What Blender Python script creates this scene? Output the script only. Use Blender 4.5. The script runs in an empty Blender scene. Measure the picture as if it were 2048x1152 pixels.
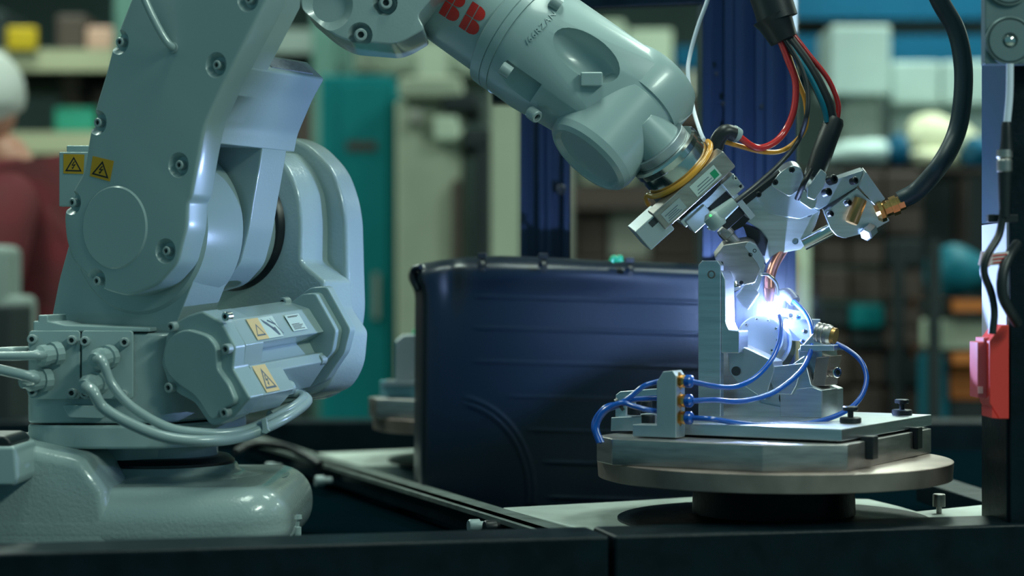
import bpy, bmesh, math, random
from mathutils import Vector, Matrix
from mathutils.geometry import tessellate_polygon
V = Vector
SC = bpy.context.scene
COL = SC.collection
F = 70/36*2048            # focal length in pixels of the 2048 wide photograph
CZ = 1.2                  # camera height above the floor
CAM = V((0, 0, CZ))

# ------------------------------------------------------------ camera
cd = bpy.data.cameras.new('camera'); cam = bpy.data.objects.new('camera', cd); COL.objects.link(cam)
cam.location = CAM; cam.rotation_euler = (math.radians(90), 0, 0)
cd.lens = 70; cd.sensor_width = 36; cd.clip_start = 0.05; cd.clip_end = 100
cd.dof.use_dof = True; cd.dof.focus_distance = 2.48; cd.dof.aperture_fstop = 2.4
SC.camera = cam
# ------------------------------------------------------------ world
w = bpy.data.worlds.new('hall_air'); SC.world = w; w.use_nodes = True
bg = w.node_tree.nodes['Background']; bg.inputs[0].default_value = (0.22, 0.62, 0.72, 1); bg.inputs[1].default_value = 0.27
SC.view_settings.view_transform = 'Standard'; SC.view_settings.look = 'None'
SC.view_settings.exposure = 0.0; SC.view_settings.gamma = 1.0; SC.view_settings.use_curve_mapping = False
# ------------------------------------------------------------ lamps of the hall and added fill lamps
def area(name, loc, size, sy, energy, col, target=None, spread=None):
    l = bpy.data.lights.new(name, 'AREA'); l.shape = 'RECTANGLE'; l.size = size; l.size_y = sy
    l.energy = energy; l.color = col
    o = bpy.data.objects.new(name, l); COL.objects.link(o); o.location = loc
    if target is not None:
        o.rotation_euler = (V(target)-V(loc)).to_track_quat('-Z', 'Y').to_euler()
    if spread: l.spread = spread
    return o
LAMPS = [(-1.6, 3.6, 3.4, 55), (1.5, 3.6, 3.4, 55), (-1.6, 6.6, 3.4, 66), (1.5, 6.6, 3.4, 66), (4.6, 6.6, 3.4, 60), (-1.6, 1.2, 3.4, 4), (2.3, 0.3, 3.3, 95), (0.1, 2.3, 3.4, 28)]  # last three are unseen fill lamps added to brighten the robot
for i, (x, y, z, e) in enumerate(LAMPS):
    area('tube_light', (x, y, z-0.06), 0.5, 1.5, e, (0.80, 1.0, 0.86))
def px_(px, py, D): return V(((px-1024)*D/F, D, CZ-(py-576)*D/F))
N = V((-0.34, -0.90, 0.26)).normalized(); wc = px_(1519, 676, 2.558)      # face normal and centre of the round workpiece
_r = V((0.27, 0, 0.96)); _r = (_r-N*_r.dot(N)).normalized()
ARC = wc-N*0.008+_r*0.0362                                               # the arc burns on the workpiece's rim, right of its top
# the arc's own light comes from its glowing core, built with the welding head

# ------------------------------------------------------------ helpers
def P(px, py, D): return V(((px-1024)*D/F, D, CZ-(py-576)*D/F))
def S(D): return D/F
class PL:                                    # a plane in space; p() gives the point of it seen at a pixel of the photograph
    def __init__(s, O, n): s.O = V(O); s.n = V(n).normalized()
    def p(s, px, py, off=0):
        d = V(((px-1024)/F, 1, -(py-576)/F)); t = (s.O-CAM).dot(s.n)/d.dot(s.n)
        return CAM + d*t + s.n*off
    def ps(s, L): return [s.p(x, y) for x, y in L]
def rnd(pts, r=6, seg=4):                    # rounds the corners of a 2D outline; a point may carry its own radius
    out = []; n = len(pts)
    for i in range(n):
        p = V(pts[i][:2]); rr = pts[i][2] if len(pts[i]) > 2 else r
        a = V(pts[i-1][:2])-p; b = V(pts[(i+1) % n][:2])-p
        rr = min(rr, a.length*0.48, b.length*0.48)
        if rr < 0.01: out.append(tuple(p)); continue
        p0 = p+a.normalized()*rr; p1 = p+b.normalized()*rr
        for k in range(seg+1):
            t = k/seg; q = p0*(1-t)**2+p*2*t*(1-t)+p1*t*t; out.append((q.x, q.y))
    return out
def BM(): return bmesh.new()
def prism(bm, pts, vec):
    vec = V(vec); n = len(pts)
    a = [bm.verts.new(p) for p in pts]; b = [bm.verts.new(V(p)+vec) for p in pts]
    for i in range(n):
        j = (i+1) % n; bm.faces.new((a[i], a[j], b[j], b[i]))
    bm.faces.new(a[::-1]); bm.faces.new(b)
def boxv(bm, c, u, v, w):
    c, u, v, w = V(c), V(u), V(v), V(w)
    prism(bm, [c-u-v-w, c+u-v-w, c+u+v-w, c-u+v-w], w*2)
def box(bm, x0, x1, y0, y1, z0, z1):
    prism(bm, [(x0, y0, z0), (x1, y0, z0), (x1, y1, z0), (x0, y1, z0)], (0, 0, z1-z0))
def perp(ax):
    ax = V(ax).normalized(); u = V((0, 0, 1)) if abs(ax.z) < 0.9 else V((1, 0, 0))
    u = (u-ax*u.dot(ax)).normalized(); return u, ax.cross(u).normalized()
def lathe(bm, O, ax, prof, seg=40, a0=0.0):
    O = V(O); ax = V(ax).normalized(); u, v = perp(ax); rings = []
    for d, r in prof:
        if r < 1e-6: rings.append([bm.verts.new(O+ax*d)])
        else: rings.append([bm.verts.new(O+ax*d+(u*math.cos(a0+2*math.pi*k/seg)+v*math.sin(a0+2*math.pi*k/seg))*r) for k in range(seg)])
    for i in range(len(rings)-1):
        A, B = rings[i], rings[i+1]
        for k in range(seg):
            j = (k+1) % seg
            if len(A) == 1 and len(B) == 1: continue
            if len(A) == 1: bm.faces.new((A[0], B[k], B[j]))
            elif len(B) == 1: bm.faces.new((A[k], A[j], B[0]))
            else: bm.faces.new((A[k], A[j], B[j], B[k]))
    if len(rings[0]) > 1: bm.faces.new(rings[0][::-1])
    if len(rings[-1]) > 1: bm.faces.new(rings[-1])
def cyl(bm, p0, p1, r, r1=None, seg=28):
    p0, p1 = V(p0), V(p1); lathe(bm, p0, p1-p0, [(0, r), ((p1-p0).length, r if r1 is None else r1)], seg)
def cr(pts, sub=6):
    pts = [V(p) for p in pts]; L = [pts[0]*2-pts[1]]+pts+[pts[-1]*2-pts[-2]]; out = []
    for i in range(1, len(L)-2):
        p0, p1, p2, p3 = L[i-1:i+3]
        for k in range(sub):
            t = k/sub
            out.append(0.5*((2*p1)+(p2-p0)*t+(2*p0-5*p1+4*p2-p3)*t*t+(3*p1-p0-3*p2+p3)*t**3))
    out.append(pts[-1]); return out
def tube(bm, pts, r, seg=12, sub=6, r_end=None):
    C = cr(pts, sub) if sub > 1 else [V(p) for p in pts]
    t0 = (C[1]-C[0]).normalized(); u, v = perp(t0); rings = []; n = len(C)
    for i, c in enumerate(C):
        t = (C[min(i+1, n-1)]-C[max(i-1, 0)]).normalized()
        u = (u-t*u.dot(t)).normalized(); v = t.cross(u)
        rr = r if r_end is None else r+(r_end-r)*i/(n-1)
        rings.append([bm.verts.new(c+(u*math.cos(2*math.pi*k/seg)+v*math.sin(2*math.pi*k/seg))*rr) for k in range(seg)])
    for i in range(n-1):
        for k in range(seg):
            j = (k+1) % seg; bm.faces.new((rings[i][k], rings[i][j], rings[i+1][j], rings[i+1][k]))
    bm.faces.new(rings[0][::-1]); bm.faces.new(rings[-1])
def hull(bm, pts):
    vs = [bm.verts.new(p) for p in pts]
    r = bmesh.ops.convex_hull(bm, input=vs)
    bmesh.ops.delete(bm, geom=list({e for e in r['geom_interior'] if isinstance(e, bmesh.types.BMVert)}), context='VERTS')
def ring_pts(O, ax, r, seg=24):
    u, v = perp(ax); return [V(O)+(u*math.cos(2*math.pi*k/seg)+v*math.sin(2*math.pi*k/seg))*r for k in range(seg)]
BASE = {}                                     # world position of every root, by object
def finish(me, ang=38):
    me.shade_smooth(); me.set_sharp_from_angle(angle=math.radians(ang))
def rootof(o):
    while o.parent: o = o.parent
    return o
def obj(name, bm, m, parent=None, bevel=0, seg=3, ang=38, label=None, cut=None, loc=None):
    """links the bmesh (built in world coordinates) as one mesh object"""
    bmesh.ops.recalc_face_normals(bm, faces=bm.faces[:])
    if parent is not None: L = BASE[rootof(parent).name]
    elif loc is not None: L = V(loc)
    else:
        xs = [v.co for v in bm.verts]
        L = V((sum(v.x for v in xs)/len(xs), sum(v.y for v in xs)/len(xs), min(v.z for v in xs)))
    bmesh.ops.translate(bm, verts=bm.verts[:], vec=-L)
    me = bpy.data.meshes.new(name); bm.to_mesh(me); bm.free()
    o = bpy.data.objects.new(name, me); COL.objects.link(o)
    if parent is not None: o.parent = parent
    else: o.location = L; BASE[o.name] = L
    for k in (m if isinstance(m, (list, tuple)) else [m]): me.materials.append(k)
    finish(me, ang)
    if bevel:
        b = o.modifiers.new('bevel', 'BEVEL'); b.width = bevel; b.segments = seg; b.limit_method = 'ANGLE'
        b.angle_limit = math.radians(32); b.harden_normals = cut is None
    if cut is not None:                       # cutter bmeshes in world coordinates, baked in
        cs = []
        for c in cut:
            bmesh.ops.recalc_face_normals(c, faces=c.faces[:]); bmesh.ops.translate(c, verts=c.verts[:], vec=-L)
            cm = bpy.data.meshes.new('c'); c.to_mesh(cm); c.free()
            co = bpy.data.objects.new('c', cm); COL.objects.link(co)
            co.parent = o.parent
            if o.parent is None: co.location = L
            cs.append(co)
            md = o.modifiers.new('cut', 'BOOLEAN'); md.operation = 'DIFFERENCE'; md.object = co; md.solver = 'EXACT'
        bpy.context.view_layer.update()
        dg = bpy.context.evaluated_depsgraph_get()
        nm = bpy.data.meshes.new_from_object(o.evaluated_get(dg)); o.modifiers.clear(); o.data = nm; nm.name = name
        for co in cs: cm = co.data; bpy.data.objects.remove(co); bpy.data.meshes.remove(cm)
        finish(nm, 30)
    if label: o['label'] = label
    return o
def thing(name, label, cat, loc, group=None):
    o = bpy.data.objects.new(name, None); COL.objects.link(o); o.location = loc; o.empty_display_size = 0.05
    o['label'] = label; o['category'] = cat; BASE[o.name] = V(loc)
    if group: o['group'] = group
    return o
def tag(o, label, cat, group=None):
    o['label'] = label; o['category'] = cat
    if group: o['group'] = group
    return o
def struct(o): o['kind'] = 'structure'; return o
def copy_tree(o, parent=None):
    c = o.copy(); COL.objects.link(c)
    if parent is not None: c.parent = parent
    for ch in list(o.children): copy_tree(ch, c)
    return c
# a socket-head screw, unit radius, along +Z
def bolt_mesh(name, m, hole, h=1.1):
    bm = BM(); lathe(bm, (0, 0, -0.6), (0, 0, 1), [(0, 1), (0.45+h, 1), (0.6+h, 0.86), (0.6+h, 0.52)], 20)
    me = bpy.data.meshes.new(name)
    top = max(bm.faces, key=lambda f: f.calc_center_median().z - (0 if len(f.verts) == 20 else 5))
    bmesh.ops.delete(bm, geom=[top], context='FACES')
    lathe(bm, (0, 0, h-0.55), (0, 0, 1), [(0, 0.52), (0.55, 0.52)], 6)
    cap = [f for f in bm.faces if len(f.verts) == 6 and f.calc_center_median().z > h-0.1]
    bmesh.ops.delete(bm, geom=cap, context='FACES')
    for f in bm.faces:
        if len(f.verts) == 6: f.material_index = 1
    bm.to_mesh(me); bm.free(); me.materials.append(m); me.materials.append(hole); finish(me); return me
def inst(me, name, parent, pos, ax, s, sz=None):
    o = bpy.data.objects.new(name, me); COL.objects.link(o); o.parent = parent
    L = BASE[rootof(parent).name]
    q = V(ax).normalized().to_track_quat('Z', 'Y')
    o.location = V(pos)-L; o.rotation_mode = 'QUATERNION'; o.rotation_quaternion = q
    o.scale = (s, s, s if sz is None else sz); return o
# ------------------------------------------------------------ materials
def mat(name, col, rough=0.5, metal=0.0, bump=0, bscale=200, var=0.0, vscale=8, emit=None, estr=0, aniso=None, coat=0, spec=0.5, trans=0, alpha=1, sheen=0, ior=1.5):
    m = bpy.data.materials.new(name); m.use_nodes = True; nt = m.node_tree; b = nt.nodes['Principled BSDF']
    b.inputs['Base Color'].default_value = (*col, 1); b.inputs['Roughness'].default_value = rough
    b.inputs['IOR'].default_value = ior; b.inputs['Metallic'].default_value = metal; b.inputs['Coat Weight'].default_value = coat; b.inputs['Coat Roughness'].default_value = 0.10
    b.inputs['Specular IOR Level'].default_value = spec; b.inputs['Transmission Weight'].default_value = trans
    if alpha < 1: b.inputs['Alpha'].default_value = alpha
    if emit: b.inputs['Emission Color'].default_value = (*emit, 1); b.inputs['Emission Strength'].default_value = estr
    tc = nt.nodes.new('ShaderNodeTexCoord'); mp = nt.nodes.new('ShaderNodeMapping'); nt.links.new(tc.outputs['Object'], mp.inputs[0])
    if aniso: mp.inputs['Scale'].default_value = aniso
    if var:
        n = nt.nodes.new('ShaderNodeTexNoise'); n.inputs['Scale'].default_value = vscale; n.inputs['Detail'].default_value = 6
        nt.links.new(mp.outputs[0], n.inputs[0]); r = nt.nodes.new('ShaderNodeMapRange')
        r.inputs[1].default_value = 0.3; r.inputs[2].default_value = 0.7; r.inputs[3].default_value = 1-var; r.inputs[4].default_value = 1+var
        nt.links.new(n.outputs[0], r.inputs[0])
        mx = nt.nodes.new('ShaderNodeVectorMath'); mx.operation = 'SCALE'; mx.inputs[0].default_value = col
        nt.links.new(r.outputs[0], mx.inputs['Scale']); nt.links.new(mx.outputs[0], b.inputs['Base Color'])
        r2 = nt.nodes.new('ShaderNodeMapRange'); r2.inputs[3].default_value = max(0.03, rough-var*0.35); r2.inputs[4].default_value = min(1, rough+var*0.35)
        nt.links.new(n.outputs[0], r2.inputs[0]); nt.links.new(r2.outputs[0], b.inputs['Roughness'])
    if bump:
        n = nt.nodes.new('ShaderNodeTexNoise'); n.inputs['Scale'].default_value = bscale; n.inputs['Detail'].default_value = 2
        nt.links.new(mp.outputs[0], n.inputs[0]); bp = nt.nodes.new('ShaderNodeBump'); bp.inputs['Strength'].default_value = bump
        bp.inputs['Distance'].default_value = 0.001
        nt.links.new(n.outputs[0], bp.inputs['Height']); nt.links.new(bp.outputs[0], b.inputs['Normal'])
    return m
M = {}
M['paint'] = mat('robot_paint', (0.34, 0.44, 0.45), 0.26, bump=0.14, bscale=420, coat=0.5)
M['paint_rough'] = mat('robot_cast_paint', (0.36, 0.46, 0.46), 0.24, bump=0.5, bscale=240, coat=0.6)
M['paint_smooth'] = mat('robot_cover_paint', (0.32, 0.43, 0.44), 0.32, bump=0.04, bscale=300, coat=0.25)
M['bolt'] = mat('painted_bolt', (0.32, 0.40, 0.41), 0.4, 0.1)
M['hole'] = mat('bolt_hole', (0.02, 0.03, 0.035), 0.6)
M['seal'] = mat('black_seal', (0.006, 0.008, 0.012), 0.35)
M['black'] = mat('black_plastic', (0.008, 0.011, 0.014), 0.4)
M['rubber'] = mat('black_rubber', (0.010, 0.014, 0.018), 0.45, bump=0.1, bscale=500)
M['frame'] = mat('black_frame_paint', (0.002, 0.008, 0.012), 0.38, spec=0.15, bump=0.5, bscale=150, var=0.3, vscale=30)
M['void'] = mat('dark_deck', (0.001, 0.006, 0.009), 0.9, ior=1.0)  # black without reflection, stands in for the unlit void under the rails
M['curtain'] = mat('dark_curtain', (0.003, 0.010, 0.021), 0.34, bump=0.25, bscale=350, spec=0.5)
M['alu'] = mat('brushed_aluminium', (0.62, 0.66, 0.70), 0.33, 1.0, bump=0.08, bscale=90, var=0.12, vscale=14, aniso=(1, 1, 14))
M['alu_blue'] = mat('satin_aluminium', (0.50, 0.56, 0.60), 0.42, 0.85, bump=0.06, bscale=120, var=0.1, vscale=10)
M['steel'] = mat('ground_steel', (0.40, 0.38, 0.37), 0.36, 0.9, bump=0.08, bscale=60, var=0.22, vscale=22, aniso=(1, 1, 6))
M['steel_dark'] = mat('turned_steel', (0.34, 0.27, 0.24), 0.42, 0.8, bump=0.1, bscale=90, var=0.25, vscale=18)
M['chrome'] = mat('chrome', (0.72, 0.72, 0.68), 0.16, 1.0)
M['brass'] = mat('brass', (0.62, 0.36, 0.13), 0.28, 1.0, var=0.2, vscale=60)
M['worn'] = mat('worn_grey_rail', (0.11, 0.14, 0.13), 0.5, 0.2, bump=0.3, bscale=80, var=0.3, vscale=40)
M['bracket'] = mat('bracket_grey', (0.15, 0.21, 0.22), 0.38, 0.5, bump=0.1, bscale=120)
M['hose'] = mat('grey_hose', (0.016, 0.034, 0.046), 0.42)
M['copper'] = mat('copper_neck', (0.72, 0.32, 0.26), 0.3, 0.9)
M['bronze'] = mat('bronze', (0.45, 0.26, 0.10), 0.38, 0.9, var=0.2, vscale=40)
M['red'] = mat('red_hose', (0.62, 0.03, 0.03), 0.22, coat=0.4)
M['logo'] = mat('red_print', (0.62, 0.03, 0.025), 0.4)
M['orange'] = mat('orange_cable', (0.72, 0.32, 0.03), 0.3, coat=0.3)
M['blue_tube'] = mat('blue_tube', (0.001, 0.075, 0.40), 0.22, coat=0.3)
M['cyan'] = mat('teal_cable', (0.0, 0.16, 0.24), 0.3)
M['white_cable'] = mat('white_cable', (0.62, 0.68, 0.80), 0.35)
M['yellow'] = mat('yellow_sticker', (0.62, 0.33, 0.015), 0.45)
M['ink'] = mat('black_print', (0.012, 0.012, 0.014), 0.5)
M['label'] = mat('white_label', (0.55, 0.66, 0.62), 0.4)
M['faded'] = mat('faded_orange', (0.72, 0.52, 0.26), 0.45)
M['grey_ink'] = mat('grey_print', (0.10, 0.14, 0.19), 0.5)
M['green'] = mat('green_plastic', (0.01, 0.30, 0.14), 0.35)
M['led'] = mat('green_led', (0.05, 0.5, 0.1), 0.4, emit=(0.1, 1.0, 0.25), estr=1.2)
M['profile'] = mat('anodised_profile', (0.008, 0.022, 0.058), 0.36, 0.4, bump=0.03, bscale=200)
M['redbox'] = mat('red_plastic_box', (0.70, 0.045, 0.035), 0.42)
M['pinkbox'] = mat('red_translucent_box', (0.62, 0.10, 0.12), 0.35)
M['cast'] = mat('pale_cast_paint', (0.42, 0.48, 0.44), 0.5, bump=0.6, bscale=110, var=0.10, vscale=25)
M['arc'] = mat('arc_flame', (1, 1, 1), 0.5, emit=(0.38, 0.55, 1.0), estr=92000)
# ============================================================ the table the cell stands on
JD = 2.548                                            # depth of the robot's first axis
yaw = math.radians(29)
A = V((math.sin(yaw), math.cos(yaw), 0))             # axis of the second joint, pointing away
FW = V((math.cos(yaw), -math.sin(yaw), 0))           # the way the robot faces
Z = V((0, 0, 1))
J1 = V(((320-1024)*JD/F, JD, CZ-0.3120))
def RA(a): return PL(J1+A*a, A)                      # plane across the joint axis at offset a
paint, smooth_, rough_ = M['paint'], M['paint_smooth'], M['paint_rough']
BOLT = bolt_mesh('bolt', M['bolt'], M['hole'])
BOLTS = bolt_mesh('steel_bolt', M['chrome'], M['hole'])
BOLTB = bolt_mesh('black_bolt', M['black'], M['hole'])

robot = thing('industrial_robot', 'pale grey six axis robot arm with red letters, bolted to the cell table', 'robot', J1)
# ---- foot casting
bx0, bx1 = P(-230, 0, 2.35).x, P(584, 0, 2.392).x
bm = BM(); yf, yb = 2.324, 2.704
prism(bm, [V((x, y, CZ-0.3275)) for x, y in rnd([(bx0, yf), (bx1, yf), (bx1, yb), (bx0, yb)], 0.07, 8)], (0, 0, 0.3275-0.2360))
o = obj('foot', bm, rough_, robot, bevel=0.042, seg=8, ang=50)
o['label'] = 'pale cast robot foot with rounded shoulders'
foot = o
bm = BM(); c0 = V((J1.x, JD, 0))                     # neck of the foot
lathe(bm, (J1.x, JD, CZ-0.2370), Z, [(-0.002, 0.165), (0.002, 0.125), (0.0035, 0.108), (0.006, 0.101), (0.0130, 0.0980), (0.0140, 0.0965)], 64)
obj('foot_neck', bm, rough_, foot, ang=60)
bm = BM(); pf = PL((0, 2.3244, 0), (0, 1, 0))         # raised shoulder at the left of the foot
prism(bm, pf.ps([(-200, 880), (20, 884), (152, 912), (170, 922), (212, 978), (236, 1125), (-200, 1125)]), (0, 0.17, 0))
obj('foot_shoulder', bm, rough_, foot, bevel=0.016, seg=5, ang=60)
bm = BM(); pf = PL((0, 2.246, 0), (0, 1, 0))
prism(bm, pf.ps([(-160, 972), (-160, 893), (30, 893), (36, 960), (28, 973)]), (0, 0.10, 0))
o = obj('connector_box', bm, smooth_, robot, bevel=0.005); 
bm = BM(); prism(bm, PL((0, 2.252, 0), (0, 1, 0)).ps([(-160, 893), (-160, 872), (8, 872), (20, 880), (24, 892)]), (0, 0.09, 0))
obj('gasket', bm, M['black'], o, bevel=0.004)
bm = BM(); p = P(594, 1080, 2.454)                     # drain plug
lathe(bm, p-Z*0.02, Z, [(0, 0.009), (0.022, 0.009), (0.024, 0.0055), (0.036, 0.0055), (0.037, 0.003), (0.043, 0.0035), (0.046, 0.0065), (0.051, 0.006)], 14)
obj('valve', bm, M['paint'], robot)
bm = BM(); lathe(bm, (J1.x, JD, CZ-0.2226), Z, [(0, 0.0950), (0.003, 0.0950), (0.0090, 0.0885), (0.010, 0.080)], 64)
obj('axis_seal', bm, M['seal'], robot)
# ---- turning column
bm = BM(); zt, zb = CZ-0.1747, CZ-0.2007
lathe(bm, (J1.x-0.03, JD, CZ-0.2137), Z, [(0, 0.083), (0.03, 0.085)], 56)
cyl(bm, (J1.x, JD, CZ-0.2137), (J1.x, JD, CZ-0.1664), 0.074)
obj('column_foot', bm, smooth_, robot)
def plan(L, z, r=0.02): return [V((x, y, z)) for x, y in rnd(L, r, 6)]
LX = P(42, 0, 2.402).x
ypf = 2.392
bm = BM(); prism(bm, plan([(LX, ypf), (P(340, 0, ypf).x, ypf-0.01), (P(480, 0, 2.454).x, 2.517), (P(480, 0, 2.6).x, 2.652), (LX+0.02, 2.662)], CZ-0.1934, 0.045), (0, 0, 0.0285))
o = obj('turntable_ring', bm, smooth_, robot, bevel=0.004)
bm = BM(); prism(bm, plan([(LX+0.003, ypf+0.004), (P(330, 0, ypf).x, ypf+0.004), (P(450, 0, 2.454).x, 2.496), (P(450, 0, 2.6).x, 2.652), (LX+0.02, 2.662)], CZ-0.1633, 0.03), (0, 0, 0.109))
obj('column_box', bm, paint, robot, bevel=0.004)
fp = PL((0, ypf, 0), (0, 1, 0))
def panel(x0, y0, x1, y1, bolts, t=0.006, nm='connector_panel'):
    bm = BM(); prism(bm, fp.ps(rnd([(x0, y0), (x1, y0), (x1, y1), (x0, y1)], 8)), (0, -t, 0)); 
    pn = obj(nm, bm, smooth_, robot, bevel=0.0015)
    for bx, by in bolts: inst(BOLT, 'bolt', pn, fp.p(bx, by)-V((0, t+0.0025, 0)), (0, -1, 0), 0.0058)
    return pn
p1 = panel(60, 661, 162, 798, [(69, 678), (148, 680), (70, 782), (148, 785)])
p2 = panel(165, 661, 268, 798, [(174, 682), (253, 684), (174, 786), (250, 788)])
bm = BM(); prism(bm, fp.ps(rnd([(128, 809), (222, 812), (210, 836), (140, 834)], 5)), (0, -0.008, 0))
obj('cable_tray_lip', bm, smooth_, robot, bevel=0.002)
bm = BM(); prism(bm, fp.ps([(66, 664), (66, 642), (76, 642), (76, 630), (96, 630), (96, 642), (130, 650), (300, 655), (300, 664)]), (0, 0.10, 0))
obj('top_connector_block', bm, smooth_, robot, bevel=0.002)
# cable glands and cables
def gland(cx, cy, d, r=0.0115):
    bm = BM(); c = fp.p(cx, cy)-V((0, 0.006, 0)); d = V(d).normalized()
    lathe(bm, c, d, [(0, r*1.25), (0.010, r*1.25), (0.010, r*1.0), (0.018, r*1.0), (0.018, r*1.12), (0.026, r*1.12), (0.03, r*0.75), (0.036, r*0.7)], 12)
    obj('cable_gland', bm, smooth_, robot, ang=25); return c+d*0.03
g1 = gland(120, 706, (-0.75, -0.8, -0.12)); g2 = gland(98, 758, (-0.75, -0.8, -0.05))
g3 = gland(222, 712, (-0.35, -0.9, -0.1)); g4 = gland(200, 764, (-0.3, -0.9, -0.1))
def cable(nm, pts, r, m, parent=None, **k):
    bm = BM(); tube(bm, pts, r, **k); return obj(nm, bm, m, parent, ang=60)
cable('robot_cable', [g1, P(85, 710, 2.34), P(40, 712, 2.33), P(-60, 712, 2.33)], 0.0052, paint, robot)
cable('robot_cable', [P(60, 700, 2.423), P(20, 702, 2.392), P(-60, 706, 2.392)], 0.005, paint, robot)
cable('robot_cable', [g2, P(70, 757, 2.335), P(20, 744, 2.33), P(-60, 728, 2.33)], 0.0062, paint, robot)
cable('robot_cable', [g3, P(205, 722, 2.324), P(222, 765, 2.324), P(262, 812, 2.324), P(330, 852, 2.33), P(390, 864, 2.34), P(470, 864, 2.361), P(560, 835, 2.413), P(604, 800, 2.475), P(600, 788, 2.496), P(555, 790, 2.475)], 0.0056, paint, robot)
cable('robot_cable', [g4, P(186, 782, 2.314), P(206, 815, 2.314), P(262, 848, 2.314), P(330, 874, 2.319), P(405, 882, 2.33), P(480, 874, 2.361), P(560, 842, 2.402), P(612, 806, 2.465), P(608, 792, 2.475)], 0.0068, paint, robot)
cable('robot_cable', [P(330, 868, 2.361), P(420, 872, 2.361), P(500, 856, 2.382), P(570, 822, 2.423), P(606, 796, 2.465), P(590, 786, 2.475), P(545, 788, 2.454)], 0.0055, paint, robot)
bm = BM(); prism(bm, PL((0, 2.371, 0), (0, 1, 0)).ps([(522, 838), (532, 836), (536, 858), (540, 862), (533, 868), (522, 866), (524, 858)]), (0, 0.01, 0))
obj('cable_tie', bm, M['paint'], robot, bevel=0.001)
for q in ((0, 0), (14, 6)):
    cable('robot_cable', [P(146+q[0]*.3, 515, 2.517), P(138+q[0], 570, 2.527), P(124+q[1], 620+q[1], 2.527), P(100, 642, 2.527)], 0.0045, paint, robot)
bm = BM(); ap = PL((0, 2.392, 0), (0, 1, 0))           # red tag, small label below the ring
prism(bm, ap.ps([(304, 870), (326, 872), (322, 896), (304, 894)]), (0, 0.05, 0)); obj('red_tag', bm, M['redbox'], robot, bevel=0.001)
# ---- column between box and drum
bm = BM(); pa = RA(-0.090)
prism(bm, pa.ps(rnd([(140, 480), (118, 560), (98, 662), (345, 668), (392, 548), (360, 440), (330, 430)], 14)), A*0.068)
obj('column_neck', bm, paint, robot, bevel=0.012, seg=5, ang=60)
J2 = RA(-0.135).p(230, 455)                          # on the second axis, at the cover
J2c = V((J2.x, J2.y, J2.z))
bm = BM(); lathe(bm, J2c+A*0.041, A, [(0, 0.102), (0.004, 0.106), (0.060, 0.108), (0.074, 0.106), (0.079, 0.098)], 72)
obj('shoulder_drum', bm, paint, robot)
bm = BM(); lathe(bm, J2c+A*0.17, A, [(0, 0.072), (0.070, 0.072)], 64)
obj('shoulder_hub', bm, paint, robot)
# ---- lower arm : near slab with its cover, far limb, bridge
near = RA(-0.135)
OUT = [(545, -200, 0), (533, 0, 0), (448, 164), (410, 246, 20), (398, 308, 20), (383, 393, 30), (376, 404), (374, 453), (356, 526), (317, 570), (256, 594), (207, 580), (171, 551), (144, 522), (131, 478), (127, 429), (140, 393), (150, 372), (167, 345), (178, 273), (191, 212), (212, 144), (226, 89), (261, 0, 0), (345, -200, 0)]
POCK = [(238, 84), (194, 245), (143, 405), (192, 562), (331, 502), (357, 330), (432, 130), (496, -2)]
outer = rnd(OUT, 14, 3)
bm = BM(); prism(bm, near.ps(outer), A*0.040)
cuts = []
for x, y in POCK:
    c = BM(); lathe(c, near.p(x, y)-A*0.004, A, [(0, 0.0175), (0.0045, 0.0150), (0.0125, 0.0100)], 24); cuts.append(c)
lower = obj('lower_arm_cover', bm, smooth_, robot, bevel=0.0085, seg=4, cut=cuts)
for x, y in POCK: inst(BOLT, 'bolt', lower, near.p(x+1, y)+A*0.0055, -A, 0.0056)
bm = BM(); lathe(bm, J2c+A*0.001, -A, [(-0.01, 0.0515), (0, 0.0515), (0.0015, 0.050), (0.0030, 0.0485)], 72)
obj('axis_cap', bm, smooth_, lower, ang=20)
bm = BM(); lathe(bm, near.p(347, 96)+A*0.002, -A, [(0, 0.0065), (0.004, 0.0065), (0.004, 0.0045)], 20); g = obj('grommet', bm, M['bolt'], lower)
cable('hose_to_cover', [near.p(300, -60)-A*0.030, near.p(314, 0)-A*0.024, near.p(326, 40)-A*0.018, near.p(339, 76)-A*0.011, near.p(346, 92)-A*0.005, near.p(347, 96)+A*0.004], 0.0046, paint, robot)
bm = BM(); prism(bm, [q for q in [near.p(*p[:2])+A*0.122 for p in rnd([(404, 262), (398, 308), (383, 393), (374, 453), (356, 526), (317, 570), (256, 588), (207, 575), (171, 551), (144, 522), (131, 478), (140, 393), (178, 273), (182, 262)], 14, 3)]], A*0.052)
obj('lower_arm_limb', bm, paint, robot, bevel=0.006, seg=3)
BR = [(539, -200, 0), (528, 0, 0), (440, 172, 0), (408, 250, 0), (402, 280, 0), (176, 280), (191, 212), (226, 120), (345, -200, 0)]
bm = BM(); prism(bm, [near.p(*p[:2])+A*0.036 for p in rnd(BR, 4)], A*0.036)
obj('lower_arm_bridge', bm, paint, robot, bevel=0.006, seg=3)
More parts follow.
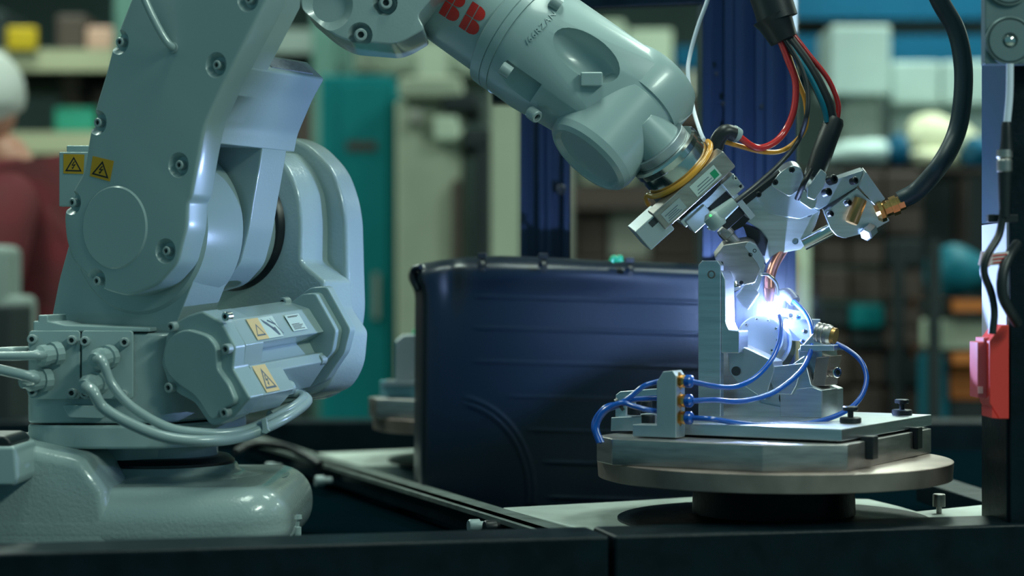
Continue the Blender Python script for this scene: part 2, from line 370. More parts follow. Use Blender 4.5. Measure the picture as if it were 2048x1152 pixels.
# box on the front of the bridge
BX = [(428, 92, 3), (464, 128, 6), (440, 172, 14), (408, 250, 14), (402, 284, 2), (230, 284, 0), (230, 92, 0)]
bm = BM(); prism(bm, [near.p(*p[:2])+A*0.028 for p in rnd(BX, 4, 5)], A*0.162)
ob_ = obj('lower_arm_box', bm, paint, robot, bevel=0.009, seg=5)
bm = BM(); e0, e1 = near.p(434, 98), near.p(457, 121); nrm = (e1-e0).cross(A).normalized(); nrm = -nrm if nrm.x < 0 else nrm
prism(bm, [e0+A*0.085, e1+A*0.085, e1+A*0.172, e0+A*0.172], nrm*0.0012); obj('textured_plate', bm, mat('textured_plate', (0.20, 0.23, 0.27), 0.5, bump=0.8, bscale=500, var=0.3, vscale=220), ob_)
# ---- shoulder frame behind
pB = RA(0.103); pA = RA(0.163)
bm = BM()
prism(bm, pA.ps(rnd([(430, 290), (575, 272), (618, 290, 30), (664, 338, 30), (684, 395, 30), (692, 440), (695, 560), (697, 620, 20), (690, 665, 14), (692, 715, 20), (672, 768, 30), (630, 800, 30), (560, 806), (420, 806)], 20)), A*0.045)
fr = obj('shoulder_frame', bm, rough_, robot, bevel=0.007, seg=4, ang=50)
bm = BM()
prism(bm, pB.ps(rnd([(400, 300), (545, 300), (575, 335, 20), (596, 382, 20), (603, 440, 30), (602, 524, 10), (647, 562, 6), (651, 618, 8), (682, 664, 10), (676, 735, 30), (650, 780, 20), (590, 800), (400, 806)], 14)), A*0.066)
obj('shoulder_boss', bm, rough_, robot, bevel=0.006, seg=4, ang=50)
Jf = pB.p(466, 455)
bm = BM(); lathe(bm, Jf-A*0.002, A, [(-0.006, 0.070), (-0.006, 0.0790), (-0.002, 0.0825), (0.006, 0.0850), (0.01, 0.0850)], 72)
obj('axis_seal', bm, M['seal'], robot)
bm = BM(); lathe(bm, Jf-A*0.022, A, [(0, 0.0725), (0.021, 0.0745)], 64); obj('axis_flange', bm, paint, robot)
# ---- motor of the first joint
m_ = V((0.485, 0.87, 0.075)).normalized()
pm = PL(RA(-0.125).p(400, 740), m_)
def mprism(nm, L, s, e, mt, parent, r=5, bev=0.002, lab=None):
    bm = BM(); prism(bm, [q+m_*s for q in pm.ps(rnd(L, r))], m_*(e-s)); return obj(nm, bm, mt, parent, bevel=bev, label=lab)
motor = mprism('motor_end_plate', [(374, 631), (404, 622), (442, 643), (470, 693), (466, 737), (500, 796), (468, 834), (430, 852), (418, 849), (388, 805), (359, 790), (336, 770), (322, 725), (332, 672), (347, 646)], 0, 0.032, smooth_, robot, 5, 0.003)
mprism('motor_end_cover', [(380, 656, 16), (424, 669, 16), (441, 692, 10), (442, 715, 6), (444, 737, 5), (465, 766), (478, 797), (474, 808), (459, 814), (447, 822), (444, 831, 3), (434, 838), (424, 831), (409, 805), (394, 787, 8), (371, 772, 10), (347, 752, 14), (335, 725, 16), (337, 693, 16), (352, 668, 16)], -0.0085, 0.002, smooth_, motor, 8, 0.0025)
mprism('motor_body', [(392, 626), (440, 643), (471, 693), (440, 712), (452, 737, 2), (468, 737), (476, 756), (440, 812), (380, 800), (345, 750), (350, 668)], 0.03, 0.185, paint, robot, 3, 0.0015)
mprism('motor_body_front', [(404, 624), (442, 643), (471, 693), (466, 737), (440, 760), (380, 700)], 0.02, 0.056, paint, robot, 2, 0.001)
cbx = mprism('motor_connector', [(466, 737), (500, 796), (468, 834), (438, 800), (440, 740)], 0.028, 0.090, paint, robot, 2, 0.0012)
fl = mprism('motor_flange', [(425, 612), (452, 610), (496, 690), (488, 735), (455, 775), (400, 812), (345, 750), (350, 668)], 0.182, 0.198, smooth_, robot, 8, 0.002)
mprism('motor_flange', [(428, 600), (462, 598), (512, 690), (500, 740), (460, 800), (400, 830), (335, 760), (340, 668)], 0.197, 0.211, smooth_, robot, 8, 0.002)
for x, y in [(350, 653), (459, 697), (345, 774), (456, 824)]: inst(BOLT, 'bolt', motor, pm.p(x, y)-m_*0.002, -m_, 0.0062)
inst(BOLTS, 'bolt', motor, pm.p(452, 633)+m_*0.004, -m_, 0.0056)
for x, y in [(573, 604), (645, 719)]:
    c = PL(pm.p(400, 740)+m_*0.182, m_).p(x, y); inst(BOLT, 'bolt', fl, c-m_*0.002, -m_, 0.0066)
def warn(parent, q, bolt=True, base=None, ink=None, thick=None, nm='warning_sticker'):
    """sticker from four corners (world): 0 lower left, 1 upper left, 2 upper right, 3 lower right"""
    n = (q[3]-q[0]).cross(q[1]-q[0]).normalized()
    if n.dot(CAM-q[0]) < 0: n = -n
    base = base or M['yellow']; ink = ink or M['ink']
    def uv(u, v, h): return (q[0]*(1-u)*(1-v)+q[3]*u*(1-v)+q[1]*(1-u)*v+q[2]*u*v)+n*h
    bm = BM(); prism(bm, [uv(0, 0, 0.0002), uv(1, 0, 0.0002), uv(1, 1, 0.0002), uv(0, 1, 0.0002)], n*0.0004); st = obj(nm, bm, base, parent)
    bm = BM(); O = [(0.08, 0.12), (0.92, 0.12), (0.5, 0.88)]; I = [(0.19, 0.19), (0.81, 0.19), (0.5, 0.75)]
    for i in range(3):
        j = (i+1) % 3; prism(bm, [uv(*O[i], 0.0007), uv(*O[j], 0.0007), uv(*I[j], 0.0007), uv(*I[i], 0.0007)], n*0.0001)
    if bolt:
        for L in ([(0.50, 0.62), (0.57, 0.64), (0.46, 0.46), (0.40, 0.44)], [(0.40, 0.44), (0.60, 0.50), (0.60, 0.45), (0.42, 0.40)], [(0.60, 0.50), (0.53, 0.48), (0.45, 0.30), (0.49, 0.29)], [(0.40, 0.33), (0.53, 0.33), (0.45, 0.22)]):
            prism(bm, [uv(*p, 0.0007) for p in L], n*0.0001)
    obj('printed_triangle', bm, ink, st); return st
nn = PL(near.O, near.n)
warn(lower, [nn.p(180, 352), nn.p(186, 312), nn.p(228, 322), nn.p(220, 363)])
bp = PL((0, 2.496, 0), (0, 1, 0))
bm = BM(); prism(bm, bp.ps([(118, 304), (185, 304), (185, 413), (118, 413)]), (0, 0.012, 0)); pn = obj('rear_plate', bm, smooth_, robot, bevel=0.0015)
bm = BM(); prism(bm, PL((0, 2.517, 0), (0, 1, 0)).ps([(133, 291), (190, 291), (190, 330), (133, 330)]), (0, 0.03, 0)); obj('rear_plate', bm, smooth_, robot, bevel=0.0015)
b2 = PL((0, 2.496, 0), (0, 1, 0)); warn(pn, [b2.p(127, 347), b2.p(127, 308), b2.p(169, 309), b2.p(167, 348)])
# stickers lying on the motor's upper right face
def edge(px, py, s): return pm.p(px, py)+m_*s
f0, f1 = pm.p(442, 643), pm.p(471, 693); nf = m_.cross(f1-f0).normalized()
if nf.dot(CAM-f0) < 0: nf = -nf
def onf(u, s): return f0.lerp(f1, u)+m_*s+nf*0.0004
def flat(nm, par, c, mt, h=0.0004):
    bm = BM(); prism(bm, [onf(*p)+nf*h for p in c], nf*0.0003); return obj(nm, bm, mt, par)
stl = flat('warning_sticker', robot, [(0.08, 0.045), (0.92, 0.045), (0.92, 0.098), (0.08, 0.098)], M['label'])
flat('orange_stripe', stl, [(0.08, 0.045), (0.92, 0.045), (0.92, 0.068), (0.08, 0.068)], M['faded'], 0.0008)
bm = BM(); T = [(0.78, 0.048), (0.78, 0.066), (0.30, 0.057)]; T2 = [(0.72, 0.0503), (0.72, 0.0637), (0.38, 0.057)]
for i in range(3):
    j = (i+1) % 3; prism(bm, [onf(*T[i])+nf*0.0012, onf(*T[j])+nf*0.0012, onf(*T2[j])+nf*0.0012, onf(*T2[i])+nf*0.0012], nf*0.0001)
for L in ([(0.14, 0.072), (0.3, 0.074), (0.62, 0.086), (0.60, 0.090), (0.3, 0.080)], [(0.55, 0.083), (0.85, 0.090), (0.85, 0.094), (0.52, 0.091)], [(0.15, 0.09), (0.2, 0.09), (0.82, 0.100), (0.82, 0.1015)], [(0.2, 0.084), (0.25, 0.082), (0.45, 0.094), (0.40, 0.096)]):
    prism(bm, [onf(*p)+nf*0.0008 for p in L], nf*0.0001)
obj('printed_hand', bm, M['grey_ink'], stl)
wl = flat('serial_label', robot, [(0.14, 0.122), (0.80, 0.122), (0.80, 0.152), (0.14, 0.152)], M['label'])
bm = BM()
for i in range(7):
    u = 0.2+i*0.035 if i < 2 else 0.52+(i-2)*0.05; prism(bm, [onf(u, 0.126)+nf*0.0008, onf(u, 0.148-0.003*(i % 3))+nf*0.0008, onf(u+0.02, 0.148-0.003*(i % 3))+nf*0.0008, onf(u+0.02, 0.126)+nf*0.0008], nf*0.0001)
obj('printed_lines', bm, M['ink'], wl)
g0, g1_ = pm.p(466, 737), pm.p(500, 796)
nf = m_.cross(g1_-g0).normalized(); nf = -nf if nf.dot(CAM-g0) < 0 else nf
warn(cbx, [g0.lerp(g1_, 0.95)+m_*0.034+nf*.0006, g0.lerp(g1_, 0.05)+m_*0.034+nf*.0006, g0.lerp(g1_, 0.05)+m_*0.060+nf*.0006, g0.lerp(g1_, 0.95)+m_*0.060+nf*.0006], base=M['faded'], ink=M['grey_ink'])
bm = BM(); e = (g0.lerp(g1_, 0.8)+m_*0.088); cyl(bm, e-nf*0.012, e-nf*0.012+m_*0.012, 0.009); obj('cable_gland', bm, smooth_, robot)
cable('robot_cable', [e-nf*0.012+m_*0.01, P(590, 783, 2.496), P(606, 790, 2.517), P(596, 806, 2.496), P(540, 830, 2.454)], 0.006, paint, robot)

# ---- upper arm
U = V((0.773, -0.26, -0.58)).normalized()
CD = 2.517
Cc = P(1031, 65, CD); sc = S(CD)
R1 = 113*sc; R2 = 127*sc
bm = BM(); cyl(bm, Cc-U*0.36, Cc-U*0.004, R1*1.0, seg=96); tb = obj('upper_arm_tube', bm, smooth_, robot)
bm = BM(); lathe(bm, Cc-U*0.012, U, [(0, R1*1.03), (0.004, R2), (0.018, R2), (0.018, R2*0.985), (0.0195, R2*0.985), (0.0195, R2), (0.03, R2)], 96)
obj('wrist_collar', bm, smooth_, robot)
# elbow casting
pe = PL((0, CD-0.075, 0), V((0.12, 1, 0.05)))
bm = BM(); prism(bm, pe.ps(rnd([(520, -250), (585, -60), (604, 18, 6), (648, 56, 14), (676, 74, 12), (700, 82, 8), (788, 89, 14), (812, 80, 10), (850, 58, 10), (835, 30, 10), (870, -10), (960, -80), (900, -250)], 12)), (0, 0.15, 0))
cuts = []
for x, y in ((720, 70), (770, 6)):
    c = BM(); lathe(c, pe.p(x, y)-pe.n*0.006, pe.n, [(0, 0.017), (0.022, 0.011)], 24); cuts.append(c)
c = BM(); lathe(c, pe.p(655, 10)-pe.n*0.075, pe.n, [(0, 0.085), (0.04, 0.08), (0.083, 0.02)], 30); cuts.append(c)
el = obj('elbow_casting', bm, paint, robot, bevel=0.016, seg=6, cut=cuts)
for x, y in ((720, 70), (770, 6)): inst(BOLT, 'bolt', el, pe.p(x, y)+pe.n*0.002, -pe.n+V((0.3, 0, 0)), 0.0075)
# red letters on the tube
def onT(px, py, h):
    d = V(((px-1024)/F, 1, -(py-576)/F)); o = CAM-Cc
    dp = d-U*d.dot(U); op = o-U*o.dot(U); r = R1+h
    a, b, c = dp.dot(dp), 2*dp.dot(op), op.dot(op)-r*r
    return CAM+d*((-b-math.sqrt(b*b-4*a*c))/(2*a))
def strips(bm, O, ux, vy, cell, n=10):
    """cell = (v0,v1,left(v),right(v)) in letter units; O is the letter's lower left corner in the photograph"""
    v0, v1, lf, rf = cell; rows = []
    for k in range(n+1):
        v = v0+(v1-v0)*k/n; l, r = lf(v), max(rf(v), lf(v)+0.002)
        row = []
        for j in range(7):
            u = l+(r-l)*j/6; x = O[0]+ux[0]*u+vy[0]*v; y = O[1]+ux[1]*u+vy[1]*v; row.append((bm.verts.new(onT(x, y, 0.0001)), bm.verts.new(onT(x, y, 0.0006))))
        rows.append(row)
    for k in range(n):
        for j in range(6):
            bm.faces.new([rows[k][j][1], rows[k][j+1][1], rows[k+1][j+1][1], rows[k+1][j][1]])
def lobe(c, hr, w):
    return lambda v: w-hr+math.sqrt(max(0, hr*hr-(v-c)**2)) if abs(v-c) < hr else w-hr
ux, vy = (0.84, 0.56), (0.49, -0.87)
def letterB(O):
    bm = BM(); H = 58
    for c in [(0, 28, lambda v: 0, lambda v: 15), (30, H, lambda v: 0, lambda v: 15), (0, 28, lambda v: 17, lobe(14, 14, 39)), (30, H, lambda v: 17, lobe(44, 14, 36))]: strips(bm, O, ux, vy, c)
    o = obj('printed_letter_b', bm, M['logo'], tb); return o
letterB((917, 53)); letterB((877, 26))
bm = BM(); O = (833, -3)
strips(bm, O, ux, vy, (0, 28, lambda v: 22+0*v, lambda v: 38-v*0.17)); strips(bm, O, ux, vy, (30, 58, lambda v: 20, lambda v: 33-(v-30)*0.17))
strips(bm, O, ux, vy, (0, 28, lambda v: v*0.3, lambda v: 13+v*0.17)); strips(bm, O, ux, vy, (30, 58, lambda v: 9+(v-30)*0.17, lambda v: 18))
obj('printed_letter_a', bm, M['logo'], tb)
# ---- wrist
Q = V((-0.64, -0.27, -0.71)); Q = (Q-U*Q.dot(U)).normalized()
Wc = P(1171, 320, CD-0.055)                          # centre of the oval cap
RW = 97*S(CD-0.05)
bm = BM()
lathe(bm, Wc, -Q, [(0.007, RW*0.60), (0.0065, RW*0.74), (0.001, RW*0.80), (0.0, RW*0.82), (0.0, RW*0.87), (0.0045, RW*0.955), (0.013, RW), (0.095, RW), (0.097, RW*0.95), (0.101, RW*0.95)], 80)
obj('wrist_near_cheek', bm, smooth_, robot, ang=13)
bm = BM(); lathe(bm, Wc-Q*0.100, -Q, [(0, RW*0.92), (0.001, RW*1.02), (0.038, RW*1.02), (0.052, RW*0.90), (0.057, RW*0.70)], 80)
wf = obj('wrist_far_cheek', bm, smooth_, robot)
Ce = Cc+U*0.018
bm = BM(); C2 = Wc-Q*0.068
hull(bm, ring_pts(Ce, U, R2*0.985, 48)+ring_pts(Ce+U*0.035, U, R2*0.99, 48)+ring_pts(Wc-Q*0.030, Q, RW*0.72, 32)+ring_pts(Wc-Q*0.149, Q, RW*0.86, 32)+ring_pts(Wc-Q*0.096, Q, RW*0.86, 32)+ring_pts(Wc-Q*0.106, Q, RW*1.0, 40)+ring_pts(Wc-Q*0.136, Q, RW*1.0, 40))
pw = PL(Ce-V((0, R2*0.9, 0)), (0, 1, 0))
cuts = []
def toward(px, py, D): return P(px, py, D)
vcam = (P(1170, 95, CD)-CAM).normalized(); Xp = (U-vcam*U.dot(vcam)).normalized(); Yp = vcam.cross(Xp).normalized()
c = BM(); cc = P(1172, 112, CD-0.082); bmesh.ops.create_uvsphere(c, u_segments=28, v_segments=18, radius=1)
Mx = Matrix.Identity(4); ex = Xp*0.048; ey = Yp*0.026; ez = vcam*0.024
for v in c.verts: v.co = cc+ex*v.co.x+ey*v.co.y+ez*v.co.z
cuts.append(c)
def block(px, py, D, hx, hy, hz):
    c = BM(); boxv(c, P(px, py, D), Xp*hx, Yp*hy, vcam*hz); return c
cuts.append(block(1034, 166, CD-0.078, 0.026, 0.016, 0.019))
wb = obj('wrist_body', bm, smooth_, robot, bevel=0.004, seg=3, cut=cuts, ang=30)
inst(BOLT, 'bolt', wb, P(1014, 142, CD-0.082), -U-vcam*0.3, 0.0082)
inst(BOLT, 'bolt', wb, P(1114, 8, CD-0.075), -U-vcam*0.3, 0.0082)
inst(BOLT, 'bolt', wb, P(1066, 228, CD-0.062), U-vcam*0.5, 0.0082)
bm = BM(); boxv(bm, P(1183, 158, CD-0.088), (Xp*0.5-Yp*0.35)*0.022, (Xp*0.35+Yp*0.5)*0.014, vcam*0.012); obj('stop_block', bm, smooth_, wb, bevel=0.002)
# raised casting letters, laid onto the casting's surface
from mathutils.bvhtree import BVHTree
tx = bpy.data.curves.new('t', 'FONT'); tx.body = '/66RZAN'; tx.size = 1; tx.extrude = 0.04; tx.space_character = 1.15; tx.resolution_u = 3
to = bpy.data.objects.new('t', tx); COL.objects.link(to); bpy.context.view_layer.update()
me = bpy.data.meshes.new_from_object(to); bpy.data.objects.remove(to)
bv = BVHTree.FromPolygons([v.co+J1 for v in wb.data.vertices], [tuple(p.vertices) for p in wb.data.polygons])
for v in me.vertices:
    x, y = 1054+v.co.x*(51*0.23)+v.co.y*14, 92-v.co.x*(55*0.23)+v.co.y*12-22*0
    x, y = 1056+v.co.x*13.0-v.co.y*11, 90-v.co.x*14.0-v.co.y*12
    dr = V(((x-1024)/F, 1, -(y-576)/F)).normalized(); h = bv.ray_cast(CAM, dr)
    p = h[0] if h[0] is not None else P(x, y, CD-0.085); v.co = p-dr*(0.0008+v.co.z*0.015)-J1
tw = bpy.data.objects.new('cast_letters', me); COL.objects.link(tw); tw.parent = wb; me.materials.append(smooth_)
# tilt housing inside the fork with its flange
T = V((0.63, 0.33, -0.70)).normalized()
T0 = P(1310, 282, 2.46)
bm = BM(); hull(bm, ring_pts(T0-T*0.035, T, 0.024, 20)+ring_pts(T0-T*0.004, T, 0.030, 24)+ring_pts(T0+T*0.006, T, 0.032, 24)); tl = obj('tilt_housing', bm, smooth_, robot, bevel=0.002)
bm = BM(); cyl(bm, T0+T*0.004, T0+T*0.016, 0.038); obj('tool_flange', bm, M['alu_blue'], robot, bevel=0.001)
for k in range(6):
    u, v = perp(T); an = k*math.pi/3; inst(BOLTB, 'bolt', tl, T0+T*0.008+(u*math.cos(an)+v*math.sin(an))*0.030, -T, 0.003)
# ============================================================ force sensor and welding head
def seg_t(px, py, D): return P(px, py, D)
T1 = T0+T*0.016
u_, v_ = perp(T)
sx_ = V((0.70, 0.1, 0.0)); sx_ = V((P(1440, 300, 2.496)-P(1300, 430, 2.496))).normalized(); sx_ = (sx_-T*sx_.dot(T)).normalized()   # across the stack, up right
sy_ = T.cross(sx_).normalized(); sy_ = -sy_ if sy_.y < 0 else sy_                               # away from the viewer
sensor = thing('force_sensor', 'grey and chrome sensor ring with white labels clamped on the robot wrist', 'sensor', T1)
bm = BM(); lathe(bm, T1, T, [(0, 0.030), (0.0, 0.044), (0.003, 0.0465), (0.010, 0.0465), (0.012, 0.044), (0.020, 0.0455), (0.034, 0.0455)], 64); obj('chrome_ring', bm, M['chrome'], sensor, label='polished chrome ring')
T2 = T1+T*0.034
bm = BM(); cyl(bm, T2, T2+T*0.024, 0.048, seg=48); obj('sensor_body', bm, M['steel'], sensor, bevel=0.002)
bm = BM(); c = T2+T*0.014-sy_*0.040
boxv(bm, c-sx_*0.008, sx_*0.058, T*0.0135, sy_*0.012); sb = obj('sensor_face', bm, M['steel'], sensor, bevel=0.002)
bm = BM(); boxv(bm, T2+T*0.020-sx_*0.076-sy_*0.030, sx_*0.020, T*0.016, sy_*0.018); cbk = obj('connector_block', bm, M['alu_blue'], sensor, bevel=0.002)
bm = BM(); boxv(bm, T2+T*0.010-sx_*0.070-sy_*0.048, sx_*0.006, T*0.004, sy_*0.001); obj('recess', bm, M['hole'], cbk)
def decal(nm, par, c, hx, hy, mt, lines=0):
    bm = BM(); boxv(bm, c, sx_*hx, T*hy, sy_*0.0004); o = obj(nm, bm, mt, par)
    if lines:
        bm = BM()
        for i in range(lines): boxv(bm, c-sy_*0.0006+T*(hy*0.7-i*hy*1.3/lines)-sx_*hx*0.15, sx_*hx*(0.7-0.12*(i % 3)), T*hy*0.06, sy_*0.0001)
        obj('printed_lines', bm, M['grey_ink'], o)
    return o
fc = c-sy_*0.0125
lb = decal('white_label', sb, fc+sx_*0.010, 0.020, 0.0085, M['label'], 3)
bm = BM(); boxv(bm, fc+sx_*0.024-sy_*0.0006+T*0.001, sx_*0.004, T*0.005, sy_*0.0001); obj('green_print', bm, M['green'], lb)
decal('grey_label', sb, fc-sx_*0.043+T*0.001, 0.015, 0.008, M['alu_blue'], 4)
T3 = T2+T*0.027
bm = BM(); cyl(bm, T3-T*0.003, T3+T*0.010, 0.042, seg=40); obj('gasket', bm, M['seal'], sensor)
changer = thing('tool_changer', 'silver tool changer plates and dark arm between sensor ring and welding head', 'bracket', T3)
bm = BM(); cyl(bm, T3+T*0.010, T3+T*0.020, 0.036, seg=8); boxv(bm, T3+T*0.016-sy_*0.02, sx_*0.044, T*0.006, sy_*0.016); obj('changer_plate', bm, M['alu'], changer, bevel=0.0015)
bm = BM(); boxv(bm, T3+T*0.021+sx_*0.034-sy_*0.03, sx_*0.010, T*0.012, sy_*0.01); obj('clamp_block', bm, M['alu'], changer, bevel=0.0015)
bm = BM(); boxv(bm, T3+T*0.024-sx_*0.024-sy_*0.03, sx_*0.016, T*0.010, sy_*0.01); obj('clamp_block', bm, M['alu_blue'], changer, bevel=0.0015)
for a, b in ((0.05, 0.026), (0.052, 0.014), (-0.028, 0.04), (-0.018, 0.042)): inst(BOLTS, 'bolt', changer, T3+T*b+sx_*a*0.8-sy_*0.042, -sy_, 0.0024)
bm = BM(); boxv(bm, T3+T*0.040+sx_*0.010-sy_*0.012, sx_*0.015, T*0.026, sy_*0.014); obj('changer_arm', bm, M['black'], changer, bevel=0.002)
bm = BM(); boxv(bm, T3+T*0.045+sx_*0.029-sy_*0.02, sx_*0.004, T*0.030, sy_*0.010); obj('side_rail', bm, M['alu_blue'], changer, bevel=0.001)

HD = 2.55
ph = PL((P(1560, 430, HD)), V((0.06, 1, 0.20)))
head = thing('welding_torch', 'aluminium welding torch with camera housing and brass fittings above the arc', 'tool', P(1560, 440, HD))
def hp(nm, L, off, th, mt, r=3, bev=0.0012, par=None, **k):
    bm = BM(); prism(bm, [q+ph.n*off for q in ph.ps(rnd(L, r))], ph.n*th); return obj(nm, bm, mt, par or head, bevel=bev, **k)
hol = []
for x, y in ((1592, 485), (1619, 430)):
    c_ = BM(); lathe(c_, ph.p(x, y)+ph.n*0.004, ph.n, [(0, 0.0042), (0.016, 0.0042)], 16); hol.append(c_)
main = hp('main_plate', [(1470, 428), (1530, 383), (1578, 372, 6), (1642, 424), (1632, 455), (1612, 490), (1604, 501), (1558, 510, 8), (1546, 514, 2), (1533, 531), (1528, 512), (1535, 482), (1520, 462)], 0.010, 0.028, M['alu'], cut=hol)
hp('upper_plate', [(1512, 398), (1583, 335), (1600, 340), (1622, 414), (1640, 426), (1600, 440), (1540, 430)], 0.008, 0.030, M['alu_blue'])
hp('round_back', [(1540, 372), (1560, 345, 12), (1584, 330, 14), (1604, 336, 10), (1612, 370), (1580, 395)], 0.002, 0.045, M['alu'], 8)
hp('dark_block', [(1446, 446), (1476, 414), (1508, 428), (1486, 452), (1450, 470)], -0.004, 0.03, M['black'])
hp('mounting_bar', [(1448, 428), (1560, 344), (1568, 352), (1456, 440)], 0.004, 0.02, M['black'])
for k in range(4):
    t = k/3; x, y = 1470+t*100, 416-t*74; inst(BOLTB, 'bolt', main, ph.p(x+14, y-2)+ph.n*0.004, -ph.n, 0.0038)
hp('dark_side', [(1486, 452), (1520, 462), (1537, 482), (1530, 516), (1522, 506), (1494, 474)], 0.006, 0.02, M['black'])
hp('hose_clamp', [(1614, 372), (1640, 336), (1652, 346), (1646, 372), (1628, 398), (1612, 392)], -0.012, 0.03, M['alu_blue'])
hp('clamp_plate', [(1604, 378), (1634, 396), (1628, 414), (1620, 416), (1598, 400)], -0.010, 0.02, M['alu'])
for x, y, s in ((1661, 358, 0.0062), (1651, 383, 0.0055), (1705, 360, 0.0048), (1694, 404, 0.004), (1659, 426, 0.0035)): inst(BOLTB, 'bolt', head, ph.p(x, y)-ph.n*0.010, -ph.n+V((0.6, 0, 0.4)), s)
hp('upper_bar', [(1642, 370), (1728, 341), (1717, 373), (1640, 420), (1626, 416)], 0.004, 0.028, M['alu_blue'])
hp('torch_block', [(1647, 424), (1714, 376), (1751, 411), (1779, 440), (1740, 462), (1687, 475), (1672, 470), (1660, 456)], -0.006, 0.034, M['alu'])
hp('end_block', [(1716, 372), (1730, 341), (1769, 396), (1748, 409)], -0.010, 0.042, M['alu_blue'])
bm = BM(); cyl(bm, ph.p(1608, 492)+ph.n*0.012, ph.p(1672, 458)+ph.n*0.012, 0.0085); obj('torch_shaft', bm, M['chrome'], head)
bm = BM(); a, b = ph.p(1720, 396)-ph.n*0.010, ph.p(1697, 447)-ph.n*0.020; lathe(bm, a, b-a, [(0, 0.0085), (0.030, 0.0085), (0.033, 0.0075)], 24); obj('brass_plug', bm, M['bronze'], head, label='brown brass plug')
bm = BM(); a, b = ph.p(1750, 424)-ph.n*0.008, ph.p(1806, 402)-ph.n*0.008; L = (b-a).length
lathe(bm, a, b-a, [(0, 0.010), (0.005, 0.0145), (0.010, 0.0145), (0.012, 0.010), (L*0.55, 0.010), (L*0.55, 0.0125), (L*0.78, 0.0125), (L*0.8, 0.0095), (L, 0.0095)], 8); obj('brass_nut', bm, M['brass'], head, ang=25, label='shiny brass nut')
bm = BM(); a = ph.p(1734, 462)-ph.n*0.012; lathe(bm, a, V((-0.5, -0.6, -0.4)), [(-0.01, 0.009), (0.006, 0.009), (0.008, 0.007)], 6); obj('clamp_screw', bm, M['alu_blue'], head, ang=20)
# camera housing
def hq(nm, L, off, th, mt, par=None, **k): return hp(nm, L, off, th, mt, par=par, **k)
camh = hq('camera_housing', [(1427, 506), (1445, 482), (1494, 474), (1508, 480), (1526, 511), (1507, 556), (1479, 562), (1444, 543)], -0.032, 0.036, M['steel'], label='grey angular camera housing')
hq('housing_edge', [(1494, 474), (1508, 480), (1527, 512), (1519, 532), (1511, 515), (1486, 484)], -0.034, 0.012, M['alu_blue'], camh)
for x, y in ((1440, 518), (1442, 540), (1446, 553), (1480, 556), (1498, 500), (1506, 492)): inst(BOLTB, 'bolt', camh, ph.p(x, y)-ph.n*0.031, -ph.n, 0.0028)
bm = BM(); a = ph.p(1458, 548)-ph.n*0.018; d_ = V((0.30, -0.25, -0.9)); 
lathe(bm, a, d_, [(-0.004, 0.009), (0.003, 0.012), (0.006, 0.012), (0.007, 0.0095), (0.010, 0.0095), (0.011, 0.0125), (0.014, 0.0125), (0.015, 0.010), (0.018, 0.0105), (0.020, 0.007)], 32); obj('lens', bm, M['chrome'], camh)
bm = BM(); a, b = ph.p(1442, 452)-ph.n*0.014, ph.p(1474, 486)-ph.n*0.014; L = (b-a).length
lathe(bm, a, b-a, [(0, 0.0075), (0.004, 0.0095), (0.014, 0.0095), (0.015, 0.0075), (L, 0.007)], 14); obj('threaded_connector', bm, M['steel'], camh, ang=25)
shield = hq('splash_shield', [(1469, 586), (1488, 564), (1500, 560), (1517, 581), (1494, 614), (1484, 606)], -0.020, 0.003, M['alu'])
hq('shield_arm', [(1522, 520), (1530, 526), (1516, 572), (1500, 606), (1494, 612), (1498, 578)], -0.016, 0.004, M['alu'])
bm = BM(); neck = [P(1566, 500, 2.577), P(1549, 528, 2.569), P(1540, 555, 2.558), P(1539, 580, 2.553)]
tube(bm, neck, 0.0066, 16); obj('torch_neck', bm, M['copper'], head, ang=60, label='bent copper torch neck')
bm = BM(); lathe(bm, neck[-1], V((0.03, 0.3, -1)), [(-0.004, 0.0072), (0.010, 0.0066), (0.015, 0.0045)], 20); obj('gas_nozzle', bm, M['copper'], head)
bm = BM(); cyl(bm, neck[-1]+V((0, 0.003, -0.012)), ARC+V((-0.001, 0, 0.006)), 0.0012, seg=8); obj('filler_wire', bm, M['copper'], head)
bm = BM(); tube(bm, [P(1522, 548, 2.517), P(1536, 550, 2.527), P(1552, 566, 2.538), P(1556, 590, 2.548)], 0.0022, 10); obj('wire_guide', bm, M['chrome'], head, ang=60)
# the arc itself
arc = thing('welding_arc', 'blinding white welding arc on the round aluminium workpiece', 'arc', ARC-Z*0.01)
bm = BM(); bmesh.ops.create_icosphere(bm, subdivisions=3, radius=0.0018, matrix=Matrix.Translation(ARC)); obj('arc_core', bm, M['arc'], arc, ang=180)
pm_ = bpy.data.materials.new('arc_plasma'); pm_.use_nodes = True; nt = pm_.node_tree; nt.nodes.remove(nt.nodes['Principled BSDF'])
em_ = nt.nodes.new('ShaderNodeEmission'); em_.inputs[0].default_value = (0.80, 0.86, 1, 1); em_.inputs[1].default_value = 700; nt.links.new(em_.outputs[0], nt.nodes['Material Output'].inputs['Volume'])
bm = BM(); bmesh.ops.create_icosphere(bm, subdivisions=4, radius=1)
for v in bm.verts:
    n_ = 1+0.16*math.sin(v.co.x*5+1)*math.cos(v.co.z*6)+0.1*math.sin(v.co.x*9+v.co.z*7); v.co = ARC+V((v.co.x*0.0115*n_+0.003*v.co.z*-1, v.co.y*0.010, v.co.z*0.0125*n_-0.003))
obj('plasma', bm, pm_, arc, ang=180)
fm = bpy.data.materials.new('arc_bloom'); fm.use_nodes = True; nt = fm.node_tree; nt.nodes.remove(nt.nodes['Principled BSDF'])  # haze volume added to give the arc its soft bloom
vs_ = nt.nodes.new('ShaderNodeVolumeScatter');  vs_.inputs['Color'].default_value = (0.9, 0.93, 1, 1); vs_.inputs['Anisotropy'].default_value = 0.2
